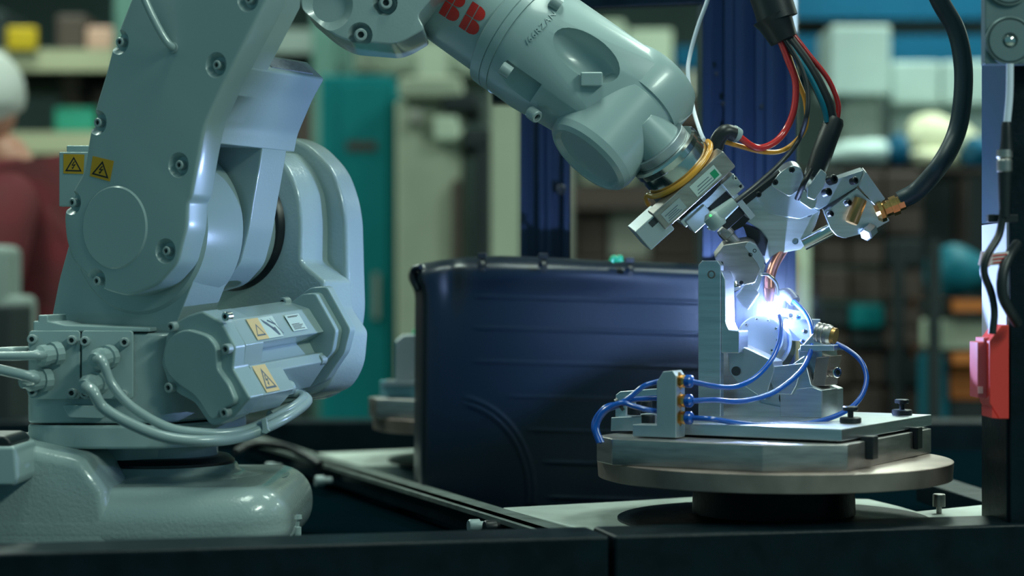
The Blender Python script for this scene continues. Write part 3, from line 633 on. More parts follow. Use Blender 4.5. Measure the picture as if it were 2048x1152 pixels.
nt.links.new(vs_.outputs[0], nt.nodes['Material Output'].inputs['Volume'])
_tc = nt.nodes.new('ShaderNodeTexCoord'); _ln = nt.nodes.new('ShaderNodeVectorMath'); _ln.operation = 'LENGTH'; nt.links.new(_tc.outputs['Object'], _ln.inputs[0])
_mr = nt.nodes.new('ShaderNodeMapRange'); _mr.interpolation_type = 'SMOOTHSTEP'; _mr.inputs[1].default_value = 0.0; _mr.inputs[2].default_value = 0.08; _mr.inputs[3].default_value = 0.30; _mr.inputs[4].default_value = 0.0
nt.links.new(_ln.outputs['Value'], _mr.inputs[0]); nt.links.new(_mr.outputs[0], vs_.inputs['Density'])
bm = BM(); bmesh.ops.create_icosphere(bm, subdivisions=4, radius=1)
for v in bm.verts: v.co = ARC+V((v.co.x*0.082, v.co.y*0.082, v.co.z*0.082+0.008))
bloom = obj('arc_bloom', bm, fm, None, ang=180, loc=ARC+V((0, 0, 0.008))); tag(bloom, 'thin bluish haze added as soft bloom around the arc', 'bloom'); bloom['kind'] = 'stuff'
# ============================================================ hoses and cables round the head
def hose(nm, pts, r, m, label, cat, **k):
    bm = BM(); tube(bm, pts, r, **k); o = obj(nm, bm, m, None, ang=60); tag(o, label, cat); return o
bm = BM(); tube(bm, [P(1505, -120, 2.538), P(1525, -50, 2.538), P(1543, 0, 2.538), P(1556, 40, 2.538)], 0.026, 24)
bund = thing('cable_sheath', 'thick black cable sheath hanging from above, ending in a shrunk collar', 'cable', P(1556, 70, 2.538))
obj('sheath', bm, M['rubber'], bund, ang=60)
bm = BM(); a, b = P(1545, 32, 2.538), P(1570, 84, 2.538); lathe(bm, a, b-a, [(0, 0.027), (0.010, 0.0225), (0.026, 0.0195), (0.034, 0.018), (0.035, 0.008)], 32); obj('shrunk_collar', bm, M['black'], bund, ang=60)
hose('red_hose', [P(1553, 62, 2.538), P(1576, 120, 2.538), P(1591, 164, 2.538), P(1588, 219, 2.538), P(1570, 262, 2.538), P(1544, 288, 2.527), P(1511, 295, 2.517), P(1474, 270, 2.506)], 0.0044, M['red'], 'red air hose looping from the black sheath to the elbow fitting', 'hose')
ef = thing('elbow_fitting', 'black elbow fitting with grey collar on the chrome sensor ring', 'fitting', P(1440, 290, 2.496))
bm = BM(); tube(bm, [P(1430, 300, 2.496), P(1436, 280, 2.496), P(1450, 264, 2.496), P(1468, 268, 2.501)], 0.0098, 16); obj('elbow', bm, M['black'], ef, ang=60)
bm = BM(); a, b = P(1464, 264, 2.501), P(1476, 272, 2.506); cyl(bm, a, b, 0.0098); obj('grey_collar', bm, M['bolt'], ef, bevel=0.001)
bm = BM(); lathe(bm, P(1424, 312, 2.496), P(1433, 296, 2.496)-P(1424, 312, 2.496), [(0, 0.007), (0.008, 0.0075), (0.012, 0.006)], 8); obj('thread', bm, M['bronze'], ef, ang=25)
hose('orange_cable', [P(1562, 66, 2.558), P(1595, 160, 2.558), P(1611, 204, 2.558), P(1611, 255, 2.558), P(1588, 286, 2.558), P(1559, 303, 2.548), P(1522, 303, 2.527), P(1475, 291, 2.517), P(1438, 280, 2.496)], 0.0032, M['orange'], 'orange cable running beside the red hose behind the elbow fitting', 'cable')
wrap = [T1+T*0.031+(sx_*math.cos(a_)-sy_*math.sin(a_))*0.0500 for a_ in [math.radians(d_) for d_ in range(0, 181, 15)]]
wrap += [wrap[-1]-sx_*0.003+sy_*0.012+T*0.006, wrap[-1]-sx_*0.004+sy_*0.03+T*0.02]
hose('orange_cable', wrap, 0.0036, M['orange'], 'orange cable wrapped tightly around the chrome sensor ring', 'cable')
hose('red_hose', [P(1566, 50, 2.553), P(1590, 74, 2.553), P(1620, 112, 2.553), P(1656, 158, 2.553), P(1676, 206, 2.553), P(1674, 244, 2.553)], 0.0034, M['red'], 'slim red hose lying on the thick black cable', 'hose')
hose('black_cable', [P(1560, 60, 2.548), P(1580, 85, 2.548), P(1618, 138, 2.548), P(1652, 204, 2.548), P(1664, 250, 2.548)], 0.0088, M['rubber'], 'thick black cable from the sheath down into the rubber sleeve', 'cable')
hose('teal_cable', [P(1558, 70, 2.538), P(1590, 108, 2.536), P(1622, 158, 2.536), P(1646, 210, 2.536), P(1654, 244, 2.54)], 0.0034, M['cyan'], 'dark teal cable lying along the thick black cable', 'cable')
hose('thin_black_cable', [P(1558, 66, 2.532), P(1578, 92, 2.532), P(1602, 135, 2.527), P(1615, 182, 2.522), P(1613, 233, 2.517), P(1595, 284, 2.532), P(1559, 328, 2.49), P(1515, 368, 2.455), P(1480, 396, 2.425), P(1462, 411, 2.42)], 0.0030, M['rubber'], 'thin black cable curving down to the connector with green light', 'cable')
bm = BM(); a, b = P(1671, 236, 2.548), P(1626, 356, 2.543); L = (b-a).length
lathe(bm, a, b-a, [(0, 0.0105), (0.006, 0.0130), (L*0.6, 0.0135), (L, 0.0125)], 28); o = obj('rubber_sleeve', bm, M['rubber'], None, ang=60); tag(o, 'black rubber sleeve slanting down into the welding head', 'sleeve')
bm = BM(); tube(bm, [P(1622, 340, 2.527), P(1608, 366, 2.517), P(1594, 398, 2.532)], 0.0035, 10); obj('wire_outlet', bm, M['black'], head, ang=60)
cn = thing('cable_connector', 'grey angled cable connector with a green light left of the welding head', 'connector', P(1430, 445, 2.42))
bm = BM(); a, b = P(1470, 404, 2.42), P(1428, 438, 2.42); tube(bm, [a, P(1448, 422, 2.42), b], 0.0070, 16, r_end=0.0105); obj('grip', bm, M['bolt'], cn, ang=60)
bm = BM(); lathe(bm, P(1420, 428, 2.42), P(1442, 456, 2.42)-P(1420, 428, 2.42), [(-0.002, 0.006), (0.003, 0.0115), (0.016, 0.0115), (0.020, 0.009)], 24); obj('coupling', bm, M['bolt'], cn)
bm = BM(); bmesh.ops.create_icosphere(bm, subdivisions=2, radius=0.0016, matrix=Matrix.Translation(P(1421, 431, 2.408))); obj('green_light', bm, M['led'], cn, label='green light')
hose('white_cable', [P(1430, -60, 2.6), P(1415, 0, 2.6), P(1395, 55, 2.6), P(1380, 110, 2.6), P(1376, 150, 2.59), P(1387, 219, 2.569), P(1400, 262, 2.53), P(1408, 280, 2.475)], 0.0027, M['white_cable'], 'thin pale cable hanging behind the robot wrist', 'cable')
hose('water_hose', [P(1840, -90, 2.517), P(1879, 0, 2.517), P(1912, 60, 2.517), P(1926, 128, 2.517), P(1925, 200, 2.517), P(1912, 268, 2.517), P(1880, 330, 2.506), P(1836, 380, 2.527), P(1800, 401, 2.532)], 0.0118, M['hose'], 'thick dark grey hose arching from above to the brass nut', 'hose', seg=24, sub=10)

# ============================================================ turntables
TC = V(((1547-1024)*2.45/F, 2.45, 0)); hz = lambda h: CZ-h
def tp(f, a, h): return V((TC.x, TC.y, CZ-h))+FW*f+A*a
platform_px = [(1003, 1015), (1165, 1058), (1660, 1056), (1968, 1034), (1975, 1008), (1835, 1022), (1800, 1012), (1740, 998), (1440, 990), (1250, 1002)]
def plan_px(L, h): return [V(((x-1024)*(h*F/(y-576))/F, h*F/(y-576), CZ-h)) for x, y in L]
def make_turntable():
    t = thing('turntable', 'round steel turntable with octagonal plate carrying the fixture under the arc', 'turntable', (TC.x, TC.y, CZ-0.3275))
    bm = BM(); prism(bm, plan_px(platform_px, 0.285), (0, 0, -0.0425)); obj('platform', bm, M['cast'], t, bevel=0.003)
    bm = BM(); lathe(bm, (TC.x, TC.y, hz(0.290)), Z, [(0, 0.192), (0.0075, 0.192), (0.0085, 0.190), (0.0085, 0.125), (0.0110, 0.118), (0.014, 0.100), (0.060, 0.098)], 72); obj('stem', bm, M['frame'], t)  # wide dark flange put in for the turntable's shade on the platform
    bm = BM(); lathe(bm, (TC.x, TC.y, hz(0.232)), Z, [(0, 0.212), (0.001, 0.2155), (0.022, 0.217), (0.0228, 0.2155), (0.0229, 0.05)], 128)
    bmesh.ops.translate(bm, verts=bm.verts[:], vec=(0, 0, 0)); dk = obj('disc', bm, M['steel_dark'], t)
    O8 = [(-0.168, -0.150), (-0.130, -0.186), (0.060, -0.186), (0.142, -0.132), (0.148, 0.165), (0.130, 0.185), (-0.13, 0.185), (-0.168, 0.15)]
    cuts = []
    for a_ in (-0.065, 0.105):
        c = BM(); prism(c, [tp(f, a, 0.20) for f, a in ((0.136, a_-0.011), (0.16, a_-0.011), (0.16, a_+0.011), (0.136, a_+0.011))], Z*0.05); 
        bmesh.ops.translate(c, verts=c.verts[:], vec=Z*0.002); cuts.append(c)
    bm = BM(); prism(bm, [tp(f, a, 0.209) for f, a in O8], Z*0.031); oc = obj('octagonal_plate', bm, M['steel'], t, bevel=0.0012, cut=cuts)
    for a_ in (-0.065, 0.105):
        bm = BM(); boxv(bm, tp(0.1445, a_, 0.186), FW*0.008, A*0.0095, Z*0.0135); obj('stop_block', bm, M['black'], t, bevel=0.001)
    return t, O8
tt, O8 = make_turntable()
# tooling plate with knobs
cA = V((0.376, 2.273)); cB = V((0.534, 2.534)); cC = cA+V((-0.86, 0.51)).normalized()*0.232; cD_ = cC+(cB-cA)
tool = thing('tooling_plate', 'flat machined aluminium tooling plate lying on the octagonal turntable plate', 'plate', ((cA.x+cD_.x)/2, (cA.y+cD_.y)/2, CZ-0.178))
bm = BM(); prism(bm, [V((p.x, p.y, CZ-0.175)) for p in (cA, cB, cD_, cC)], Z*0.014); obj('plate', bm, M['alu'], tool, bevel=0.001)
bm = BM(); prism(bm, [V((p.x, p.y, CZ-0.178)) for p in (cA.lerp(cD_, 0.06), cB.lerp(cC, 0.06), cD_.lerp(cA, 0.06), cC.lerp(cB, 0.06))], Z*0.003); obj('shim', bm, M['black'], tool)
def knob(px, py, lab):
    D = 0.161*F/(py-576); c = P(px, py, D)
    k = thing('thumb_screw', lab, 'screw', c, 'black thumb screws on the tooling plate')
    bm = BM(); lathe(bm, c, Z, [(0, 0.0118), (0.001, 0.0128), (0.006, 0.0128), (0.007, 0.0115)], 32); obj('base_ring', bm, M['black'], k)
    bm = BM(); cyl(bm, c+Z*0.007, c+Z*0.015, 0.0035); obj('stem', bm, M['black'], k)
    bm = BM(); lathe(bm, c+Z*0.0145, Z, [(0, 0.0080), (0.001, 0.0092), (0.0045, 0.0092), (0.0055, 0.008)], 24); obj('head', bm, M['black'], k)
knob(1701, 846, 'black thumb screw at the near right corner of the tooling plate')
knob(1804, 830, 'black thumb screw at the far right corner of the tooling plate')
knob(1416, 812, 'black thumb screw half hidden behind the tall upright plate')
# fixture
BRp = V((0.384, 2.466)); 
def fp3(f, a, z): return V((BRp.x, BRp.y, CZ-0.161+z))+FW*f+A*a       # origin: near right bottom corner of the fixture
fx = thing('clamping_fixture', 'machined aluminium clamping fixture holding the round workpiece on the plate', 'fixture', fp3(0, 0, 0))
def fprism(nm, L, a0, a1, mt=M['alu'], r=0, bev=0.0012, cut=None, par=None):
    """outline (f,z) pushed along the away axis from a0 to a1"""
    bm = BM(); pts = rnd(L, r) if r else L; prism(bm, [fp3(f, a0, z) for f, z in pts], A*(a1-a0)); return obj(nm, bm, mt, par or fx, bevel=bev, cut=cut)
pf0 = PL(fp3(0, 0, 0), A)
def fz(px, py, a=0):                          # pixel to (f, z) on the fixture's near face pushed back by a
    q = PL(fp3(0, a, 0), A).p(px, py); d = q-fp3(0, a, 0); return (d.dot(FW), d.z)
def fpx(nm, L, a0, a1, **k): return fprism(nm, [fz(x, y, a0) for x, y in L], a0, a1, **k)
c = BM(); q = pf0.p(1567, 797); cyl(c, q-A*0.02, q+A*0.03, 0.0085)
c2 = BM(); prism(c2, [pf0.p(x, y)-A*0.01 for x, y in ((1508, 775), (1592, 775), (1578, 818), (1520, 806))], A*0.016)
bs = fpx('base_block', [(1440, 704), (1470, 700), (1500, 735), (1540, 760), (1608, 712), (1622, 770), (1645, 780), (1645, 837), (1440, 831)], 0, 0.055, cut=[c2, c])
fprism('foot_block', [(-0.055, 0), (0, 0), (0, 0.034), (-0.012, 0.038), (-0.045, 0.034), (-0.055, 0.034)], -0.0012, 0.078)
up = fpx('upright_plate', [(1396, 530), (1404, 521), (1434, 521), (1441, 530), (1441, 704), (1441, 836), (1396, 832)], -0.030, -0.019, cut=None)
bm = BM(); q = PL(fp3(0, -0.030, 0), A).p(1423, 549); lathe(bm, q+A*0.0, -A, [(-0.006, 0.0052), (0.0012, 0.0052), (0.0012, 0.0036), (-0.003, 0.0036)], 24); obj('hole_bush', bm, M['steel_dark'], up)
fpx('upright_rib', [(1442, 540), (1450, 560), (1451, 645), (1458, 660), (1478, 662), (1478, 706), (1442, 706)], -0.028, 0.002)
fpx('tower', [(1596, 700), (1628, 664), (1640, 662), (1645, 712), (1636, 745), (1626, 772), (1600, 770)], 0.020, 0.075)
fpx('tower_step', [(1632, 715), (1660, 712), (1655, 735), (1650, 772), (1624, 772)], 0.010, 0.055, mt=M['steel_dark'])
fpx('tower_cap', [(1600, 690), (1668, 690), (1668, 702), (1600, 704)], 0.012, 0.05, mt=M['alu'])
fpx('angled_cradle', [(1455, 700), (1478, 690), (1546, 722), (1548, 740), (1530, 800), (1470, 760), (1458, 744)], -0.012, 0.02, mt=M['alu_blue'])
fpx('angled_jaw', [(1542, 734), (1606, 726), (1592, 772), (1582, 790), (1552, 788), (1540, 762)], -0.010, 0.02)
bm = BM(); q = PL(fp3(0, -0.01, 0), A).p(1474, 742); cyl(bm, q-A*0.004, q+A*0.01, 0.006, seg=20); obj('cradle_hole', bm, M['hole'], fx)
q = fp3(0.006, 0.02, 0.052)
bm = BM(); a_ = PL(fp3(0, 0.02, 0), A).p(1650, 744); cyl(bm, a_, a_+FW*0.008, 0.003); obj('screw_stem', bm, M['steel_dark'], fx)
inst(BOLTS, 'bolt', fx, a_+FW*0.012, FW*0.8-A*0.55, 0.0068)
inst(BOLTB, 'bolt', fx, pf0.p(1464, 684)+A*0.006, -A, 0.0058)
bm = BM(); a_ = PL(fp3(0, -0.006, 0), A).p(1634, 664); b_ = a_+(FW*0.9+Z*-0.18).normalized()*0.022
lathe(bm, a_, b_-a_, [(0, 0.0125), (0.003, 0.0125), (0.004, 0.0115), (0.006, 0.0125), (0.009, 0.0125), (0.010, 0.0115), (0.012, 0.0125), (0.016, 0.0125), (0.020, 0.011)], 22); obj('knurled_knob', bm, M['steel'], fx, ang=20, label='knurled metal knob')
bm = BM(); lathe(bm, b_, b_-a_, [(-0.003, 0.010), (0.003, 0.010)], 24); obj('knob_end', bm, M['bronze'], fx)
# workpiece

wk = thing('round_workpiece', 'round aluminium workpiece with rim screws being welded under the arc', 'workpiece', wc-Z*0.03)
bm = BM(); lathe(bm, wc, -N, [(0, 0.0295), (0.0015, 0.0312), (0.020, 0.0316), (0.024, 0.0316)], 40); obj('front_disc', bm, M['alu_blue'], wk, bevel=0.0006, ang=20)
bm = BM(); lathe(bm, wc-N*0.024, -N, [(0, 0.0335), (0.0015, 0.0366), (0.026, 0.0366), (0.028, 0.032)], 40); obj('body', bm, M['alu'], wk, bevel=0.0006, ang=20)  # radius widened to keep arc light off the lower curtain
bm = BM(); b0 = P(1600, 660, 2.588); boxv(bm, b0, V((0.022, 0, 0.0)), V((0, 0.012, 0)), V((0.003, 0, 0.014))); obj('side_block', bm, M['alu'], wk, bevel=0.001)
bm = BM(); boxv(bm, P(1583, 628, 2.60), V((0.020, 0, -0.004)), V((0, 0.02, 0)), V((0.001, 0, 0.005))); obj('top_block', bm, M['alu'], wk, bevel=0.001)
u1, v1 = perp(N)
for k in range(10):
    an = 2*math.pi*(k+0.3)/10; inst(BOLTS, 'bolt', wk, wc+(u1*math.cos(an)+v1*math.sin(an))*0.0245+N*0.0006, N, 0.0021)
for x, y in ((1580, 632), (1596, 636), (1610, 664), (1605, 684)): inst(BOLTS, 'bolt', wk, P(x, y, 2.572), (0, -1, 0.2), 0.0034)
bf = thing('black_fitting', 'black push-in fitting on top of the workpiece right of the arc', 'fitting', P(1572, 600, 2.588))
bm = BM(); tube(bm, [P(1560, 614, 2.60), P(1562, 594, 2.595), P(1574, 588, 2.585), P(1588, 600, 2.575)], 0.008, 14); obj('elbow', bm, M['black'], bf, ang=60)
bm = BM(); a, b = P(1583, 594, 2.578), P(1590, 604, 2.572); cyl(bm, a, b, 0.0075); obj('collar', bm, M['black'], bf, bevel=0.001)
# manifold block and the blue tubes
mD = 2.36
mf = thing('manifold_block', 'L-shaped aluminium manifold block with three brass fittings left of the fixture', 'manifold', P(1340, 874, 2.345))
def mp_(x, y, D=2.345): return P(x, y, D)
e_f = FW
def mm(px, py, a=0): return PL(P(1336, 874, 2.345)+A*a, A).p(px, py)
bm = BM(); prism(bm, [mm(x, y) for x, y in [(1265, 849), (1313, 850), (1313, 764), (1326, 743), (1345, 741), (1352, 752), (1352, 876), (1265, 873)]], A*0.026); obj('block', bm, M['alu_blue'], mf, bevel=0.001)
for y, yy in ((762, 757), (801, 797), (835, 831)):
    a_ = mm(1352, y, 0.013); d = (FW*1.0).normalized()
    bm = BM(); lathe(bm, a_, d, [(0, 0.0105), (0.006, 0.0105), (0.007, 0.007), (0.010, 0.008), (0.013, 0.0065)], 6); obj('brass_fitting', bm, M['brass'], mf, ang=20, label='brass fitting')
    bm = BM(); lathe(bm, a_+d*0.012, d, [(0, 0.0062), (0.002, 0.0078), (0.007, 0.0078), (0.009, 0.0062), (0.010, 0.004)], 20); obj('blue_collar', bm, M['blue_tube'], mf, label='blue collar')
st = [mm(1352, y, 0.013)+FW*0.020 for y in (762, 801, 835)]
def Z3(L, D0, D1):
    n = len(L); return [P(x, y, D0+(D1-D0)*i/(n-1)) for i, (x, y) in enumerate(L)]
hose('blue_tube', [st[0]]+Z3([(1439, 774), (1476, 772), (1512, 754), (1542, 721), (1557, 688), (1562, 655), (1558, 632)], 2.36, 2.535), 0.0031, M['blue_tube'], 'blue air tube rising from the top brass fitting across the workpiece face', 'tube')
hose('blue_tube', [st[1]]+Z3([(1430, 800), (1479, 803), (1538, 789), (1578, 764), (1608, 734), (1623, 696), (1624, 658), (1612, 628), (1588, 602)], 2.36, 2.570), 0.0033, M['blue_tube'], 'blue air tube from the middle brass fitting up to the black fitting', 'tube')
hose('blue_tube', [st[2]]+Z3([(1420, 838), (1462, 844), (1528, 851), (1585, 851), (1644, 841), (1690, 823), (1720, 797), (1733, 760), (1723, 724), (1693, 698), (1652, 678)], 2.335, 2.50), 0.0032, M['blue_tube'], 'blue air tube sweeping widest from the lowest brass fitting to the knurled knob', 'tube')
bk = [mm(1313, y, 0.013)+FW*0.004 for y in (762, 796, 823)]
hose('blue_tube', [bk[0], P(1288, 772, 2.36), P(1262, 793, 2.36), P(1241, 806, 2.36), P(1212, 814, 2.36), P(1192, 836, 2.36), P(1188, 858, 2.355), P(1200, 884, 2.35)], 0.0032, M['blue_tube'], 'blue tube behind the manifold, topmost of the three bundled ones', 'tube')
hose('blue_tube', [bk[1], P(1290, 797, 2.365), P(1262, 800, 2.365), P(1241, 810, 2.366), P(1214, 820, 2.366), P(1198, 840, 2.366), P(1194, 860, 2.36), P(1204, 886, 2.355)], 0.0032, M['blue_tube'], 'blue tube behind the manifold, middle of the three bundled ones', 'tube')
hose('blue_tube', [bk[2], P(1292, 819, 2.355), P(1266, 812, 2.352), P(1241, 806, 2.350), P(1208, 822, 2.350), P(1194, 846, 2.350), P(1190, 862, 2.348), P(1198, 886, 2.345)], 0.0032, M['blue_tube'], 'blue tube behind the manifold, lowest of the three bundled ones', 'tube')
bm = BM(); a, b = P(1236, 811, 2.358), P(1246, 804, 2.358); lathe(bm, a, b-a, [(0, 0.0085), (0.004, 0.0085)], 16); o = obj('cable_tie', bm, M['black']); tag(o, 'black cable tie round the three blue tubes', 'cable tie')
# clamp behind the manifold
cl = thing('toggle_clamp', 'low aluminium clamp with black screws behind the manifold block', 'clamp', P(1260, 862, 2.44))
bm = BM(); prism(bm, [q for q in PL(P(1260, 850, 2.43), A).ps([(1222, 835), (1290, 832), (1290, 862), (1221, 862)])], A*0.10); obj('clamp_base', bm, M['alu_blue'], cl, bevel=0.001)
bm = BM(); prism(bm, PL(P(1260, 850, 2.45), A).ps([(1230, 834), (1231, 790), (1240, 783), (1330, 776), (1330, 792), (1252, 796), (1252, 834)]), A*0.03); obj('clamp_arm', bm, M['alu'], cl, bevel=0.001)
for x, y, r in ((1296, 838, 0.0085), (1268, 820, 0.008), (1293, 810, 0.007)):
    bm = BM(); cyl(bm, P(x, y+10, 2.425), P(x, y-8, 2.425), r); obj('clamp_screw', bm, M['black'], cl, bevel=0.001)
# ============================================================ cell frame
fr0, fr1 = V((-0.519, 2.02, 0)), V((0.586, 2.28, 0)); fd = (fr1-fr0).normalized(); fn = V((-fd.y, fd.x, 0))
def along(t, dz, off=0): return fr0+fd*t+fn*off+V((0, 0, CZ+dz))
def beam(nm, t0, t1, lab):
    bm = BM(); prism(bm, [along(t0, -0.27), along(t1, -0.27), along(t1, -0.27, 0.09), along(t0, -0.27, 0.09)], (0, 0, -0.14)); o = obj(nm, bm, M['frame'], None, bevel=0.004, seg=3); tag(o, lab, 'beam'); return o
tj = (P(1230, 0, 2.105).x-fr0.x)/fd.x
beam('front_beam', -0.35, tj-0.003, 'black painted front beam of the cell table, left length in front of the robot foot')
beam('front_beam', tj+0.003, 1.5, 'black painted front beam of the cell table, right length in front of the turntable')
bm = BM(); prism(bm, [along(-0.35, -0.41, 0.02), along(1.5, -0.41, 0.02), along(1.5, -0.41, 0.05), along(-0.35, -0.41, 0.05)], (0, 0, -0.74)); o = obj('front_panel', bm, M['void']); tag(o, 'black sheet panel closing the cell table below the front beams', 'panel')
deck = thing('cell_table', 'low table deck coloured black as unlit void, carrying robot and turntables', 'table', (0, 3, 0))
bm = BM(); prism(bm, [along(-0.35, 0, 0.092), along(1.5, 0, 0.092), V((1.35, 4.0, CZ)), V((-1.15, 4.0, CZ))], (0, 0, -0.04)); bmesh.ops.translate(bm, verts=bm.verts[:], vec=(0, 0, -0.3275)); obj('deck', bm, M['void'], deck)
for x, y in ((-0.8, 2.3), (1.0, 2.6), (-1.0, 3.9), (1.2, 3.9)):
    bm = BM(); box(bm, x-0.04, x+0.04, y-0.04, y+0.04, 0, CZ-0.3675); obj('leg', bm, M['frame'], deck)
bm = BM(); box(bm, -1.3, 1.45, 4.06, 4.16, CZ-0.40, CZ-0.272); o = obj('rear_beam', bm, M['frame'], None, bevel=0.004); tag(o, 'dark beam along the rear edge of the cell table', 'beam')
for x in (-1.2, 1.35):
    bm = BM(); box(bm, x-0.04, x+0.04, 4.07, 4.15, 0, CZ-0.40); obj('leg', bm, M['frame'], deck)
# diagonal partition rail
e0 = plan_px([(1085, 1064), (455, 868)], 0.285); dd = (e0[1]-e0[0]).normalized(); dn = V((-dd.y, dd.x, 0)); dn = -dn if dn.x < 0 else dn
rail = thing('diagonal_rail', 'worn grey steel rail running diagonally between robot and turntables', 'rail', e0[0]-Z*0.03)
bm = BM(); prism(bm, [e0[0], e0[1], e0[1]+dn*0.046, e0[0]+dn*0.046], Z*-0.007); obj('top_strip', bm, M['worn'], rail, bevel=0.001)
bm = BM(); prism(bm, [e0[0]+dn*0.006, e0[1]+dn*0.006, e0[1]+dn*0.02, e0[0]+dn*0.02], Z*-0.03); obj('web', bm, M['frame'], rail)
for x, y, D in ((648, 962, 3.16), (548, 936, 3.46), (958, 1052, 2.50), (990, 1054, 2.46)):
    bm = BM(); c = P(x, y, D); lathe(bm, c, -dn, [(-0.012, 0.006), (0.0, 0.006), (0.0, 0.009), (0.012, 0.009), (0.014, 0.0075)], 18); o = obj('stud', bm, M['bolt'] if D != 2.46 else M['black'], rail)
bm = BM(); tube(bm, [P(470, 905, 3.1), P(505, 888, 3.2), P(560, 892, 3.25), P(600, 906, 3.25), P(640, 930, 3.2)], 0.006); o = obj('black_hose', bm, M['rubber'], None, ang=60); tag(o, 'black hose lying on the far end of the diagonal rail', 'hose')
# right rear corner of the frame
q = plan_px([(1832, 960), (1990, 1012), (2120, 1030), (2120, 1000), (1990, 985), (1905, 958)], 0.283)
bm = BM(); prism(bm, q, Z*-0.031); o = obj('corner_beam', bm, M['frame'], None, bevel=0.002); tag(o, 'grey topped frame beam behind the right end of the turntable platform', 'beam')
bm = BM(); c = P(1878, 1024, 2.52); lathe(bm, c-Z*0.012, Z, [(0, 0.0035), (0.019, 0.0035), (0.019, 0.008), (0.034, 0.008), (0.035, 0.007)], 18); o = obj('standing_bolt', bm, M['steel']); tag(o, 'small upright screw standing in the platform notch beside the right post', 'screw')
# second turntable further back
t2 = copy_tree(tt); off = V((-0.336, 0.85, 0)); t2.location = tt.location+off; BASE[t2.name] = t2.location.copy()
t2['label'] = 'second steel turntable far behind, mostly hidden by the dark curtain'
tt['group'] = t2['group'] = 'turntables of the cell'
rf = thing('rear_fixture', 'aluminium block and blue-grey plate on the rear turntable beside the curtain edge', 'fixture', V((-0.15, 3.27, CZ-0.178)))
bm = BM(); prism(bm, [V((x, y, CZ-0.178)) for x, y in ((P(758, 0, 3.25).x, 3.27), (0.0, 3.12), (0.08, 3.3), (-0.14, 3.42))], Z*0.026); obj('plate', bm, mat('teal_plate', (0.20, 0.42, 0.50), 0.4, 0.4), rf, bevel=0.001)
pr = PL((0, 3.24, 0), V((-0.1, 1, 0))); bm = BM(); prism(bm, pr.ps([(790, 765), (790, 683), (806, 670), (836, 668), (836, 765)]), V((0, 0.05, 0.0))); obj('block', bm, M['alu_blue'], rf, bevel=0.002)
bm = BM(); prism(bm, pr.ps([(760, 772), (850, 772), (850, 765), (770, 763)]), V((0, 0.08, 0))); obj('shelf', bm, M['alu'], rf)

# ============================================================ curtain
CDp = 2.86
cu = thing('dark_curtain', 'dark rubbery curtain panel hanging between robot and turntable', 'curtain', P(1100, 1010, CDp))
bm = BM(); NU, NV = 200, 170; g = []
def topy(x): 
    T_ = [(822, 540), (840, 534), (880, 526), (925, 520), (1000, 517), (1100, 520), (1200, 526), (1300, 529), (1460, 536)]
    for (a, b), (c, d) in zip(T_, T_[1:]):
        if x <= c: return b+(d-b)*(x-a)/(c-a)
    return 536
for j in range(NV+1):
    v = j/NV; row = []
    for i in range(NU+1):
        u = i/NU; x = 836+(1460-836)*u; ty = topy(x); y = ty+(1035-ty)*v
        flare = math.exp(-((y-552)/22)**2)*14*max(0, 1-u*9)
        x2 = x-flare-(4*v if u < 0.3 else 0)*(1-u/0.3)
        D = CDp+0.02*(1-u)
        D += 0.10*max(0, 1-u/0.035)**2                       # left edge turns back
        D += 0.040*math.exp(-(y-ty)/6.0)                      # top edge rolls back over its bar
        D -= 0.012*math.exp(-((y-545)/30)**2)*(0.6+0.4*math.sin(x*0.012+1))
        D += 0.006*math.sin(x*0.011+0.4)*math.exp(-((y-620)/160)**2)
        D += 0.010*math.exp(-((x-(905-(y-560)*0.05))/22)**2)*math.exp(-((y-560)/60)**2)
        if x > 925:
            for k, ry in enumerate((592, 655, 722, 790, 856, 920, 990)):
                st_ = 940+(0 if k < 3 else [70, 110, 140, 150][k-3])
                if x > st_: D -= 0.0016*math.exp(-((y-ry-(x-940)*0.028)/2.6)**2)*min(1, (x-st_)/25)
        rr = math.hypot((x-905)/1.0, (y-985)/1.18)
        if x > 925 and y < 1010: D -= 0.0016*(math.exp(-((rr-152)/3.5)**2)+math.exp(-((rr-163)/3.5)**2))*min(1, (x-925)/20)
        row.append(bm.verts.new(P(x2, y, D)))
    g.append(row)
for j in range(NV):
    for i in range(NU): bm.faces.new((g[j][i], g[j][i+1], g[j+1][i+1], g[j+1][i]))
o = obj('sheet', bm, M['curtain'], cu, ang=80); sd = o.modifiers.new('thick', 'SOLIDIFY'); sd.thickness = 0.004; sd.offset = 1
bm = BM(); tube(bm, [P(x, topy(x)+9, CDp+0.055) for x in (850, 925, 1000, 1100, 1200, 1300, 1450)], 0.0045); obj('hanging_bar', bm, M['frame'], cu, ang=60)
bm = BM(); tube(bm, [P(842, 534, CDp+0.02), P(828, 540, CDp+0.03), P(829, 560, CDp+0.035), P(838, 580, CDp+0.03)], 0.0045); obj('rolled_edge', bm, M['curtain'], cu, ang=60)
